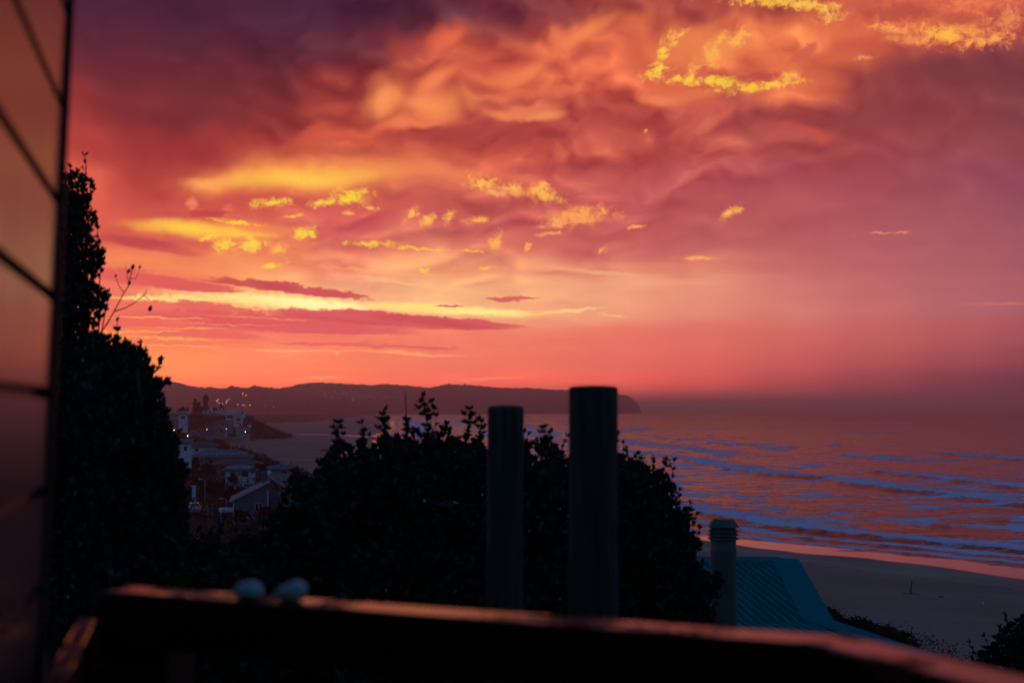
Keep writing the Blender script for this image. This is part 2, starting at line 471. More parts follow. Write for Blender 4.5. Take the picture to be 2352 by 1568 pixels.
far = W.m('GREATER_THAN', W.m('MAXIMUM', W.m('ABSOLUTE', W.m('DIVIDE', U, 75.0)), W.m('DIVIDE', V, 50.0)), 1.0)
front = sky_shader((-180, 180, -90, 90), CLOUDS)
bg_back = W.new('ShaderNodeBackground')
W.set(bg_back.inputs['Color'], back)
top = W.new('ShaderNodeMixShader')
W.set(top.inputs[0], far)
wt.links.new(front, top.inputs[1])
wt.links.new(bg_back.outputs[0], top.inputs[2])
wo = W.new('ShaderNodeOutputWorld')
wt.links.new(top.outputs[0], wo.inputs['Surface'])
world.cycles.sampling_method = 'MANUAL'
world.cycles.sample_map_resolution = 512
print('clouds', len(CLOUDS), 'nodes', len(wt.nodes))

sun_d = bpy.data.lights.new("sun", 'SUN')
sun_d.energy = 0.16
sun_d.angle = rad(0.6)
sun_d.color = (1.0, 0.28, 0.20)
sun = bpy.data.objects.new("sun", sun_d)
sd = Vector((math.sin(rad(SUN_AZ)) * math.cos(rad(SUN_EL)), math.cos(rad(SUN_AZ)) * math.cos(rad(SUN_EL)), math.sin(rad(SUN_EL))))
sun.rotation_euler = (-sd).to_track_quat('-Z', 'Y').to_euler()
sun.location = (0, 0, 60)
COL.objects.link(sun)


# ------------------------------------------------------------------ building helpers
def link(o, parent=None):
    COL.objects.link(o)
    if parent is not None:
        o.parent = parent
    return o


def tag(o, label, cat, group=None):
    o['label'] = label
    o['category'] = cat
    if group:
        o['group'] = group
    return o


def thing(name, label, cat, loc=(0, 0, 0), rz=0.0, group=None):
    o = bpy.data.objects.new(name, None)
    o.empty_display_size = 0.3
    o.location = loc
    o.rotation_euler = (0, 0, rz)
    link(o)
    return tag(o, label, cat, group)


def copy_thing(src, loc, rz=None, scale=None, label=None):
    """a copy of a thing with copies of its parts and sub-parts"""
    def rec(o, par):
        c = o.copy()
        COL.objects.link(c)
        if par is not None:
            c.parent = par
        for ch in o.children:
            rec(ch, c)
        return c
    r = rec(src, None)
    r.location = loc
    if rz is not None:
        r.rotation_euler = (0, 0, rz)
    if scale is not None:
        r.scale = scale
    if label:
        r['label'] = label
    return r


class MB:
    """collects shapes and links them as one mesh object"""
    def __init__(self):
        self.v, self.f, self.s = [], [], []

    def add(self, vs, fs, smooth=False):
        n = len(self.v)
        self.v += [tuple(p) for p in vs]
        self.f += [tuple(i + n for i in f) for f in fs]
        self.s += [smooth] * len(fs)
        return self

    def box(self, x0, x1, y0, y1, z0, z1):
        vs = [(x0, y0, z0), (x1, y0, z0), (x1, y1, z0), (x0, y1, z0), (x0, y0, z1), (x1, y0, z1), (x1, y1, z1), (x0, y1, z1)]
        return self.add(vs, [(0, 3, 2, 1), (4, 5, 6, 7), (0, 1, 5, 4), (1, 2, 6, 5), (2, 3, 7, 6), (3, 0, 4, 7)])

    def hexa(self, vs):
        """eight corners: bottom four then top four"""
        return self.add(vs, [(0, 3, 2, 1), (4, 5, 6, 7), (0, 1, 5, 4), (1, 2, 6, 5), (2, 3, 7, 6), (3, 0, 4, 7)])

    def prism(self, poly, axis, a, b):
        """polygon (2-D) extruded along axis from a to b"""
        n = len(poly)
        def P(p, t):
            return {'x': (t, p[0], p[1]), 'y': (p[0], t, p[1]), 'z': (p[0], p[1], t)}[axis]
        vs = [P(p, a) for p in poly] + [P(p, b) for p in poly]
        fs = [tuple(range(n - 1, -1, -1)), tuple(range(n, 2 * n))]
        fs += [(i, (i + 1) % n, n + (i + 1) % n, n + i) for i in range(n)]
        return self.add(vs, fs)

    def tube(self, pts, radii, n=8, caps=True):
        pts = [Vector(p) for p in pts]
        if not hasattr(radii, '__len__'):
            radii = [radii] * len(pts)
        base = len(self.v)
        up = Vector((0.31, 0.17, 0.93))
        for i, p in enumerate(pts):
            t = (pts[min(i + 1, len(pts) - 1)] - pts[max(i - 1, 0)])
            t = t.normalized() if t.length > 1e-9 else Vector((0, 0, 1))
            a = t.cross(up)
            if a.length < 1e-3:
                a = t.cross(Vector((1, 0, 0)))
            a.normalize()
            b = t.cross(a)
            for k in range(n):
                th = 2 * math.pi * k / n
                self.v.append(tuple(p + (a * math.cos(th) + b * math.sin(th)) * radii[i]))
        for i in range(len(pts) - 1):
            for k in range(n):
                self.f.append((base + i * n + k, base + i * n + (k + 1) % n, base + (i + 1) * n + (k + 1) % n, base + (i + 1) * n + k))
                self.s.append(True)
        if caps:
            self.f.append(tuple(base + k for k in range(n - 1, -1, -1)))
            self.f.append(tuple(base + (len(pts) - 1) * n + k for k in range(n)))
            self.s += [False, False]
        return self

    def lathe(self, prof, n=24, c=(0, 0, 0)):
        base = len(self.v)
        for r, z in prof:
            for k in range(n):
                th = 2 * math.pi * k / n
                self.v.append((c[0] + r * math.cos(th), c[1] + r * math.sin(th), c[2] + z))
        for i in range(len(prof) - 1):
            for k in range(n):
                self.f.append((base + i * n + k, base + i * n + (k + 1) % n, base + (i + 1) * n + (k + 1) % n, base + (i + 1) * n + k))
                self.s.append(True)
        self.f.append(tuple(base + k for k in range(n - 1, -1, -1)))
        self.f.append(tuple(base + (len(prof) - 1) * n + k for k in range(n)))
        self.s += [False, False]
        return self

    def build(self, name, m, parent=None, bevel=0.0):
        me = bpy.data.meshes.new(name)
        me.from_pydata(self.v, [], self.f)
        me.polygons.foreach_set('use_smooth', self.s)
        me.materials.append(m)
        me.update()
        o = link(bpy.data.objects.new(name, me), parent)
        if bevel:
            bm = bmesh.new()
            bm.from_mesh(me)
            bmesh.ops.bevel(bm, geom=bm.edges[:], offset=bevel, segments=2, profile=0.6, affect='EDGES')
            bm.to_mesh(me)
            bm.free()
        return o


def grid_mesh(name, X, Y, Z, m, parent=None, attrs=None, smooth=True):
    """mesh over a regular array of points"""
    r, c = X.shape
    me = bpy.data.meshes.new(name)
    co = np.stack([X, Y, Z], -1).reshape(-1, 3).astype(np.float32)
    idx = np.arange(r * c).reshape(r, c)
    q = np.stack([idx[:-1, :-1], idx[:-1, 1:], idx[1:, 1:], idx[1:, :-1]], -1).reshape(-1, 4)
    me.vertices.add(r * c)
    me.vertices.foreach_set('co', co.ravel())
    me.loops.add(q.size)
    me.loops.foreach_set('vertex_index', q.ravel().astype(np.int32))
    me.polygons.add(len(q))
    me.polygons.foreach_set('loop_start', np.arange(0, q.size, 4, dtype=np.int32))
    me.polygons.foreach_set('loop_total', np.full(len(q), 4, dtype=np.int32))
    me.polygons.foreach_set('use_smooth', np.full(len(q), smooth))
    for k, a in (attrs or {}).items():
        at_ = me.attributes.new(k, 'FLOAT', 'POINT')
        at_.data.foreach_set('value', a.ravel().astype(np.float32))
    me.materials.append(m)
    me.update()
    me.validate()
    return link(bpy.data.objects.new(name, me), parent)


def quad_mesh(name, quads, m, parent=None):
    """many loose quads, (n,4,3)"""
    n = len(quads)
    me = bpy.data.meshes.new(name)
    me.vertices.add(n * 4)
    me.vertices.foreach_set('co', quads.reshape(-1).astype(np.float32))
    me.loops.add(n * 4)
    me.loops.foreach_set('vertex_index', np.arange(n * 4, dtype=np.int32))
    me.polygons.add(n)
    me.polygons.foreach_set('loop_start', np.arange(0, n * 4, 4, dtype=np.int32))
    me.polygons.foreach_set('loop_total', np.full(n, 4, dtype=np.int32))
    me.materials.append(m)
    me.update()
    return link(bpy.data.objects.new(name, me), parent)


def vnoise(x, y, seed=0):
    """smooth value noise in two dimensions, -1..1"""
    xi, yi = np.floor(x).astype(np.int64), np.floor(y).astype(np.int64)
    fx, fy = x - xi, y - yi
    fx, fy = fx * fx * (3 - 2 * fx), fy * fy * (3 - 2 * fy)

    def h(a, b):
        n = (a * 374761393 + b * 668265263 + seed * 982451653) & 0xFFFFFFFF
        n = ((n ^ (n >> 13)) * 1274126177) & 0xFFFFFFFF
        n = (n ^ (n >> 16)) & 0xFFFFFFFF
        return n / 2147483647.5 - 1.0
    return (h(xi, yi) * (1 - fx) + h(xi + 1, yi) * fx) * (1 - fy) + (h(xi, yi + 1) * (1 - fx) + h(xi + 1, yi + 1) * fx) * fy


def fbm(x, y, oct=4, seed=0, g=0.5):
    s, a, t = 0, 1.0, 0
    for i in range(oct):
        s = s + a * vnoise(x * 2 ** i, y * 2 ** i, seed + i * 17)
        t += a
        a *= g
    return s / t


def sstep(x, a, b):
    t = np.clip((x - a) / (b - a), 0, 1)
    return t * t * (3 - 2 * t)


# ------------------------------------------------------------------ materials
def mat(name, col, rough=0.7, spec=0.5, metal=0.0, var=0.25, scale=3.0, bump=0.0, bscale=None, coat=0.0, stretch=(1, 1, 1), coords='Object', col2=None):
    m = bpy.data.materials.new(name)
    m.use_nodes = True
    t = m.node_tree
    N = NT(t)
    b = t.nodes['Principled BSDF']
    co = N.new('ShaderNodeTexCoord').outputs[coords]
    co = N.v('MULTIPLY', co, stretch)
    n = N.noise(co, scale, 5.0, 0.6)
    c2 = col2 or tuple(min(1, x * (1 + var)) for x in col)
    c1 = tuple(x * (1 - var) for x in col)
    N.set(b.inputs['Base Color'], N.mix(N.step(n, 0.3, 0.7), (*c1, 1), (*c2, 1)))
    N.set(b.inputs['Roughness'], N.step(n, 0.2, 0.8, max(0, rough - 0.07), min(1, rough + 0.07), smooth=False))
    b.inputs['Specular IOR Level'].default_value = spec
    b.inputs['Metallic'].default_value = metal
    b.inputs['Coat Weight'].default_value = coat
    if bump:
        bn = N.new('ShaderNodeBump')
        bn.inputs['Strength'].default_value = bump
        bn.inputs['Distance'].default_value = 0.02
        N.set(bn.inputs['Height'], N.noise(co, bscale or scale * 6, 4.0, 0.6))
        t.links.new(bn.outputs[0], b.inputs['Normal'])
    return m


def lamp_mat(name, col, e):
    m = bpy.data.materials.new(name)
    m.use_nodes = True
    b = m.node_tree.nodes['Principled BSDF']
    b.inputs['Base Color'].default_value = (*col, 1)
    b.inputs['Emission Color'].default_value = (*col, 1)
    b.inputs['Emission Strength'].default_value = e
    return m


M = {}
M['white'] = mat('white_plaster', (0.55, 0.58, 0.64), 0.8, var=0.08, scale=0.6)
M['cream'] = mat('cream_plaster', (0.30, 0.29, 0.29), 0.8, var=0.12, scale=0.6)
M['grey'] = mat('grey_plaster', (0.17, 0.18, 0.20), 0.8, var=0.12, scale=0.6)
M['brown'] = mat('brown_brick', (0.14, 0.09, 0.075), 0.85, var=0.2, scale=2)
M['tile'] = mat('roof_tile', (0.07, 0.065, 0.07), 0.7, spec=0.15, var=0.25, scale=2, bump=0.5, bscale=6)
M['sheet'] = mat('roof_sheet', (0.10, 0.13, 0.17), 0.7, spec=0.04, var=0.15, scale=1)
M['redtile'] = mat('red_tile', (0.22, 0.075, 0.05), 0.5, var=0.25, scale=2)
M['trim'] = mat('white_trim', (0.42, 0.48, 0.56), 0.8, spec=0.04, var=0.05, scale=2)
M['pane'] = mat('window_glass', (0.012, 0.014, 0.018), 0.08, spec=0.8, var=0.1)
M['frame'] = mat('dark_frame', (0.05, 0.05, 0.055), 0.5, var=0.15)
M['solar'] = mat('solar_glass', (0.02, 0.03, 0.06), 0.12, spec=0.8, var=0.2, scale=1)
M['steel'] = mat('galvanised_steel', (0.35, 0.36, 0.38), 0.5, metal=0.6, var=0.15, scale=5)
M['bark'] = mat('bark', (0.05, 0.036, 0.028), 0.9, var=0.35, scale=12, bump=0.6)
M['lampw'] = lamp_mat('lit_lamp', (1.0, 0.85, 0.66), 9.0)
M['lampc'] = lamp_mat('lit_white_lamp', (0.8, 0.95, 1.0), 5.0)


def leaf_mat(name, col, var=0.4, rough=0.5, spec=0.35, scale=2.0, trans=0.0):
    m = mat(name, col, rough, spec, var=var, scale=scale)
    if trans:
        b = m.node_tree.nodes['Principled BSDF']
        b.inputs['Transmission Weight'].default_value = 0.0
    return m


M['leaf'] = leaf_mat('bush_leaf', (0.018, 0.030, 0.020), 0.45, 0.55, 0.25, 4.0)
M['leaf2'] = leaf_mat('tree_leaf', (0.017, 0.030, 0.023), 0.45, 0.5, 0.3, 4.0)
M['scrub'] = leaf_mat('scrub_leaf', (0.016, 0.025, 0.018), 0.5, 0.9, 0.0, 0.4)
M['pine'] = leaf_mat('pine_needles', (0.013, 0.019, 0.015), 0.4, 0.9, 0.0, 0.4)


# ------------------------------------------------------------------ the lie of the land (sea level is z = 0)
_cY = [-4000, -200, 0, 100, 200, 225, 270, 300, 400, 600, 817, 1000, 1300, 1800, 2600, 3600, 5000, 6300, 7300, 7450, 60000]
_cX = [900, 400, 235, 165, 98, 81, 45, 28, -2, -38, -66, -88, -116, -148, -215, -330, -420, 120, 610, -14000, -14000]
_eY = [-4000, -200, 0, 60, 100, 126, 136, 163, 200, 300, 500, 700, 850, 960, 1050, 1120, 1250, 1400, 1700, 2300, 3600, 5000, 6300, 7300, 60000]
_eX = [300, 120, 66, 52, 46, 41, 37, 33, 20, -15, -75, -130, -178, -192, -168, -172, -215, -270, -380, -320, -400, -500, -100, 400, 400]
_hY = [-4000, -60, 0, 30, 60, 120, 180, 350, 500, 800, 930, 1000, 1120, 1300, 1500, 60000]
_hH = [22, 22, 20.5, 18.5, 15.5, 10.5, 8.0, 6.5, 6.5, 8.5, 11.5, 16.5, 17.0, 13, 9, 9]


def shore_x(Y):
    return np.interp(Y, _cY, _cX)


def edge_x(Y):
    return np.interp(Y, _eY, _eX)


def ground_z(X, Y):
    X, Y = np.asarray(X, float), np.asarray(Y, float)
    s = shore_x(Y) - X                      # metres inland of the waterline
    L = edge_x(Y) - X + 5 * fbm(X / 22, Y / 30, 3, 5)      # metres inland of the dune foot
    z = np.where(s < 0, np.maximum(s * 0.03, -4.0), 0.0)
    z = z + np.where(s > 0, 0.010 * np.minimum(s, 26) + 2.5 * (1 - np.exp(-np.maximum(s - 22, 0) / 40)), 0)
    H = np.interp(Y, _hY, _hH)
    w = np.interp(Y, [0, 150, 900, 1050, 1300], [70, 40, 40, 34, 60])
    z = z + (H - 2.0) * sstep(L, 0, w) + 1.6 * sstep(L, 0, 25) * fbm(X / 14, Y / 18, 4, 9)
    z = z + 0.10 * fbm(X / 6, Y / 9, 3, 3) * sstep(s, 12, 40)
    return z


def gz(x, y):
    return float(ground_z(np.array([x]), np.array([y]))[0])


ys = np.concatenate([[-4000, -1500, -600, -250, -120], np.arange(-60, 60, 3.0), np.arange(60, 340, 2.0),
                     340 * np.exp(np.linspace(0, math.log(1700 / 340), 170))[1:], 1700 * np.exp(np.linspace(0, math.log(45000 / 1700), 60))[1:]])
tt = np.linspace(-1, 1, 331)
xs = 260 * np.sinh(tt * 5.2) / math.sinh(5.2) * 0 + np.sign(tt) * (np.abs(tt) ** 1.35 * 330 + np.abs(tt) ** 9 * 40000)
GXX, GYY = np.meshgrid(xs, ys)
GXX = GXX + np.interp(GYY, [0, 300, 1000, 1400, 3000], [0, 0, -150, -190, -300]) * (1 - np.minimum(1, np.abs(tt)) ** 8)[None, :]
GZ = ground_z(GXX, GYY)
s_in = shore_x(GYY) - GXX
L_in = edge_x(GYY) - GXX + 5 * fbm(GXX / 22, GYY / 30, 3, 5)
cover = sstep(L_in + 4 * fbm(GXX / 5, GYY / 7, 3, 21), -1.5, 2.5)
damp = 1 - sstep(s_in + 9 * fbm(GXX / 40, GYY / 25, 3, 33), np.interp(GYY, [200, 300, 500], [14, 7, 5]), np.interp(GYY, [200, 300, 500], [24, 13, 11]))
# pools left by the tide on the far beach
for (px, py, lx, ly) in ((800, 1038, 17, 9), (830, 1000, 30, 14), (1000, 968, 70, 60), (720, 1000, 18, 8)):
    p = on_z(px, py, 0.8)
    damp = np.maximum(damp, 1 - sstep(np.hypot((GXX - p.x) / lx, (GYY - p.y) / ly) + 0.3 * fbm(GXX / 12, GYY / 6, 2, 8), 0.8, 1.1))

gm = bpy.data.materials.new('ground')
gm.use_nodes = True
N = NT(gm.node_tree)
gb = gm.node_tree.nodes['Principled BSDF']
pos = N.new('ShaderNodeNewGeometry').outputs['Position']
a_cov = N.new('ShaderNodeAttribute', attribute_name='cover').outputs['Fac']
a_wet = N.new('ShaderNodeAttribute', attribute_name='damp').outputs['Fac']
a_in = N.new('ShaderNodeAttribute', attribute_name='inland').outputs['Fac']
n1 = N.noise(N.v('MULTIPLY', pos, (0.05, 0.035, 0.05)), 1.0, 6.0, 0.6)
n2 = N.noise(N.v('MULTIPLY', pos, (0.6, 0.8, 0.6)), 1.0, 5.0, 0.65)
n3 = N.noise(N.v('MULTIPLY', pos, (0.012, 0.03, 0.02)), 1.0, 4.0, 0.6)
sand = N.mix(N.step(n1, 0.35, 0.65), (0.25, 0.20, 0.165, 1), (0.34, 0.275, 0.225, 1))
sand = N.mix(N.m('MULTIPLY', N.step(n2, 0.52, 0.70), 0.35), sand, (0.16, 0.125, 0.10, 1))
sand = N.mix(N.m('MULTIPLY', N.step(n3, 0.50, 0.62), 0.35), sand, (0.17, 0.135, 0.11, 1))
dry = N.m('MULTIPLY_ADD', n1, 9.0, a_in)
sand = N.mix(N.m('MULTIPLY', N.step(dry, 43.0, 46.5), 0.42), sand, (0.13, 0.115, 0.10, 1))
wrack = N.m('MULTIPLY', N.step(N.m('ABSOLUTE', N.m('SUBTRACT', dry, 44.0)), 1.3, 0.2), N.step(n2, 0.45, 0.6))
sand = N.mix(N.m('MULTIPLY', wrack, 0.75), sand, (0.05, 0.045, 0.035, 1))
wetm = N.step(N.m('MULTIPLY_ADD', n1, 0.35, N.m('SUBTRACT', a_wet, 0.175)), 0.2, 0.75)
sand = N.mix(wetm, sand, (0.075, 0.060, 0.052, 1))
soil = N.mix(N.step(n2, 0.4, 0.6), (0.020, 0.022, 0.014, 1), (0.040, 0.036, 0.022, 1))
N.set(gb.inputs['Base Color'], N.mix(a_cov, sand, soil))
N.set(gb.inputs['Roughness'], N.mix(wetm, (0.9, 0.9, 0.9, 1), (0.13, 0.13, 0.13, 1)))
N.set(gb.inputs['Specular IOR Level'], N.step(N.m('MULTIPLY', wetm, N.m('SUBTRACT', 1.0, a_cov)), 0, 1, 0.03, 0.11))
bp = N.new('ShaderNodeBump')
N.set(bp.inputs['Strength'], N.step(wetm, 0, 1, 0.55, 0.02))
bp.inputs['Distance'].default_value = 0.25
N.set(bp.inputs['Height'], n2)
gm.node_tree.links.new(bp.outputs[0], gb.inputs['Normal'])
g = grid_mesh('ground', GXX, GYY, GZ, gm, None, {'cover': cover, 'damp': damp, 'inland': np.clip(s_in, -10, 120)})
g['kind'] = 'structure'

# ------------------------------------------------------------------ the sea
rows = [150.0]
while rows[-1] < 42000:
    y = rows[-1]
    rows.append(y + max(0.55, min(900.0, y * y / (25 * 1422) * 0.62)))
wy = np.array(rows)
wt_ = np.linspace(0, 1, 300) ** 1.15
WX0 = shore_x(wy) - 14
WX1 = np.maximum(WX0 + 60, 0.44 * wy + 60)
WX = WX0[:, None] + (WX1 - WX0)[:, None] * wt_[None, :]
WY = np.repeat(wy[:, None], len(wt_), 1)
off = (WX - shore_x(WY)) * 0.86                      # metres off the beach
amp_far = np.clip(900 / WY, 0.12, 1.0)
along = WY + 0.35 * WX
WZ = (0.16 + 0.14 * np.exp(-off / 150)) * fbm(WX / 9, WY / 5, 3, 41) + 0.07 * fbm(WX / 3.0, WY / 2.2, 3, 43) * np.clip(500 / WY, 0, 1)
sw = off + 9 * fbm(along / 110, off / 160, 3, 51)
WZ += 0.32 * np.sin(sw / 36 * 2 * math.pi) * sstep(off, 25, 120) * (0.5 + 0.5 * fbm(along / 160, off / 120, 2, 52))
foam = np.zeros_like(WZ)
# breakers: (metres off the beach, height, foam trail, seed, share of the crest that is breaking)
for k, (s0, hgt, trail, share) in enumerate(((3, 0.12, 3, 0.95), (14, 0.25, 5, 0.8), (24, 0.85, 19, 1.0), (55, 0.35, 14, 0.35), (80, 0.55, 16, 0.45), (108, 0.95, 20, 0.75), (146, 0.75, 22, 0.6),
                                             (196, 1.1, 30, 0.6), (250, 1.0, 34, 0.5), (318, 1.2, 36, 0.5), (400, 1.1, 40, 0.36), (520, 1.1, 44, 0.26), (680, 1.0, 50, 0.14))):
    line = s0 + (3 + 0.05 * s0) * fbm(along / 60, along * 0 + k * 7.3, 4, 60 + k)
    d = off - line                                   # negative towards the beach
    live = sstep(fbm(along / (55 + 0.12 * s0), off / 400 + k * 3.1, 3, 80 + k) * 0.5 + 0.5, 0.92 - share * 0.9, 1.02 - share * 0.9 + 0.1)
    live = live * sstep(WX, -400, -330) * np.where(WY > 3200, 0, 1)
    crest = np.where(d < 0, np.exp(-(d / (1.6 + hgt)) ** 2), np.exp(-(d / (5 + 2 * hgt)) ** 2))
    WZ += hgt * crest * (0.35 + 0.65 * live)
    body = np.where(d < 0, sstep(d, -2.2 - hgt, -0.4), np.exp(-np.maximum(d, 0) / trail))
    foam = np.maximum(foam, body * live * (0.75 + 0.25 * fbm(WX / 2.2, WY / 1.6, 2, 90 + k)))
lace = fbm(WX / 13 + 40, WY / 6, 4, 97) * 0.5 + 0.5
foam = np.maximum(foam, sstep(lace, 0.50, 0.70) * (0.66 * np.exp(-((off - 75) / 65) ** 2) + 0.50 * np.exp(-((off - 200) / 140) ** 2)))
WZ += 0.12 * foam * fbm(WX / 1.3, WY / 1.1, 2, 99)
WZ = WZ * amp_far * sstep(off, -14, 6)
WZ = np.where(off < 0, np.maximum(WZ, -0.02), WZ)
wm_ = bpy.data.materials.new('sea_water')
wm_.use_nodes = True
N = NT(wm_.node_tree)
b = wm_.node_tree.nodes['Principled BSDF']
pos = N.new('ShaderNodeNewGeometry').outputs['Position']
fo = N.new('ShaderNodeAttribute', attribute_name='foam').outputs['Fac']
fn = N.noise(N.v('MULTIPLY', pos, (0.35, 0.22, 0.3)), 1.0, 6.0, 0.68)
fl = N.noise(N.v('MULTIPLY', pos, (0.045, 0.03, 0.05)), 1.0, 3.0, 0.5)
fm = N.step(N.m('MULTIPLY_ADD', fl, 0.7, N.m('MULTIPLY_ADD', fn, 1.15, N.m('SUBTRACT', fo, 0.925))), 0.30, 0.60)
N.set(b.inputs['Base Color'], N.mix(fm, (0.012, 0.020, 0.030, 1), (0.50, 0.74, 1.0, 1)))
far_r = N.new('ShaderNodeAttribute', attribute_name='ripple').outputs['Fac']
N.set(b.inputs['Roughness'], N.mix(fm, N.step(far_r, 0, 1, 0.15, 0.30, smooth=False), (0.85, 0.85, 0.85, 1)))
b.inputs['IOR'].default_value = 1.33
r1_ = N.noise(N.v('MULTIPLY', pos, (0.30, 0.55, 0.5)), 1.0, 5.0, 0.62)
r2_ = N.noise(N.v('MULTIPLY', pos, (0.035, 0.075, 0.05)), 1.0, 4.0, 0.55)
bp = N.new('ShaderNodeBump')
bp.inputs['Strength'].default_value = 1.0
bp.inputs['Distance'].default_value = 1.0
N.set(bp.inputs['Height'], N.m('MULTIPLY_ADD', r2_, 3.2, N.m('MULTIPLY', r1_, 1.5)))
wm_.node_tree.links.new(bp.outputs[0], b.inputs['Normal'])
sea = grid_mesh('sea', WX, WY, WZ, wm_, None, {'foam': foam, 'ripple': sstep(np.log(WY), math.log(350), math.log(6000))})
sea['kind'] = 'structure'

# ------------------------------------------------------------------ hills across the bay
hill_m = mat('hill_bush', (0.024, 0.026, 0.020), 0.95, spec=0.0, var=0.5, scale=0.02, coords='Object')


def hills(name, pts, Y0, Y1, front, back, seed, bumps=1.0):
    """a ridge whose skyline is given as picture points; its ground runs forward and back from the crest"""
    pts = sorted(pts)
    px = np.linspace(pts[0][0], pts[-1][0], int((pts[-1][0] - pts[0][0]) * 1.3))
    py = np.interp(px, [p[0] for p in pts], [p[1] for p in pts])
    # round the corners of the outline a little, then roughen it with bush
    k = np.ones(9) / 9
    py = np.convolve(np.pad(py, 4, 'edge'), k, 'valid')
    Yc = np.interp(px, [pts[0][0], pts[-1][0]], [Y0, Y1])
    cr = [at(a, b_, c) for a, b_, c in zip(px, py, Yc)]
    cx, cyy, cz = (np.array([getattr(p, q) for p in cr]) for q in 'xyz')
    u = np.concatenate([np.linspace(-1, 0, 26), np.linspace(0, 1, 12)[1:]])
    Uu, Cx = np.meshgrid(u, cx)
    _, Cy = np.meshgrid(u, cyy)
    _, Cz = np.meshgrid(u, cz)
    Yg = Cy + np.where(Uu < 0, Uu * front, Uu * back)
    X = Cx * Yg / Cy
    prof = np.where(Uu < 0, (1 + Uu) ** 0.85, np.cos(np.clip(Uu, 0, 1) * math.pi / 2))
    Z = -3 + (Cz + 3) * prof
    Z += (Cz + 3) * 0.34 * fbm(X / 260, Yg / 260, 4, seed) * np.sin(np.clip(-Uu, 0, 1) * math.pi)
    Z += bumps * (fbm(X / 13, Yg / 30, 3, seed + 4) * 4.0 + np.maximum(0, vnoise(X / 9, Yg / 25, seed + 8)) * 4.0) * (prof > 0.02)
    o = grid_mesh(name, X, Yg, Z, hill_m, None)
    o['kind'] = 'structure'
    return o


hills('hills', [(60, 876), (200, 884), (300, 884), (340, 880), (379, 879), (401, 877), (417, 880.6), (426, 883.6), (440, 886.6), (473, 891.5), (490, 891), (505, 894), (560, 896), (700, 900), (760, 915)],
      6000, 6000, 1600, 800, 3)
hills('hills', [(430, 930), (470, 902), (505, 895), (523, 889.5), (537, 887.7), (555, 890), (569, 891.8), (590, 893), (640, 899), (700, 906), (780, 914), (860, 935)], 5000, 5200, 1000, 600, 13)
hills('hills', [(540, 930), (568, 892), (582, 886.5), (602, 888.5), (640, 893), (660, 889), (685, 882), (705, 879.5), (760, 879), (800, 881.5), (850, 884.5), (880, 882), (920, 883.5), (960, 888), (988, 890.5),
      (1008, 886), (1035, 882.5), (1060, 883), (1100, 886), (1140, 890), (1170, 892), (1215, 891), (1250, 894), (1300, 896), (1360, 899), (1415, 904), (1440, 909), (1453, 916), (1462, 925), (1469, 934), (1473, 950)],
      5600, 7400, 1100, 800, 23)

# ------------------------------------------------------------------ the air
hm = bpy.data.materials.new('haze_air')
hm.use_nodes = True
ht = hm.node_tree
ht.nodes.clear()
pv = ht.nodes.new('ShaderNodeVolumePrincipled')
pv.inputs['Color'].default_value = (1.0, 0.79, 0.80, 1)
pv.inputs['Density'].default_value = HAZE_SIGMA
pv.inputs['Anisotropy'].default_value = 0.62
ho = ht.nodes.new('ShaderNodeOutputMaterial')
ht.links.new(pv.outputs[0], ho.inputs['Volume'])
hz = MB().box(-48000, 48000, -6000, 48000, -6.5, HAZE_TOP).build('haze', hm)
hz['kind'] = 'stuff'
tag(hz, 'rosy evening haze lying over the bay and sea', 'haze')


# ------------------------------------------------------------------ houses
def add_window(root, x, z, w, h, y, mt=None, bars=1, proud=0.06, side=None, pane=None, far=False):
    """a window in the wall at local y (camera side); frame and pane"""
    f = MB()
    t = 0.07 if not far else 0.14
    def bx(m, x0, x1, z0, z1, y0, y1):
        if side is None:
            m.box(x0, x1, y0, y1, z0, z1)
        else:
            m.box(*( (side, side + proud) if y0 == y - proud else (side - 0.02, side + proud * 0.4)), x0, x1, z0, z1)
    x0, x1, z0, z1 = x - w / 2, x + w / 2, z - h / 2, z + h / 2
    bx(f, x0, x0 + t, z0, z1, y - proud, y + 0.02)
    bx(f, x1 - t, x1, z0, z1, y - proud, y + 0.02)
    bx(f, x0 + t, x1 - t, z0, z0 + t, y - proud, y + 0.02)
    bx(f, x0 + t, x1 - t, z1 - t, z1, y - proud, y + 0.02)
    for k in range(1, bars + 1):
        xm = x0 + (x1 - x0) * k / (bars + 1)
        bx(f, xm - t / 2, xm + t / 2, z0 + t, z1 - t, y - proud, y + 0.02)
    fo = f.build('window', mt or M['trim'], root)
    p = MB()
    bx(p, x0 + t, x1 - t, z0 + t, z1 - t, y - proud * 0.4, y + 0.02)
    p.build('pane', pane or M['pane'], fo)
    return fo


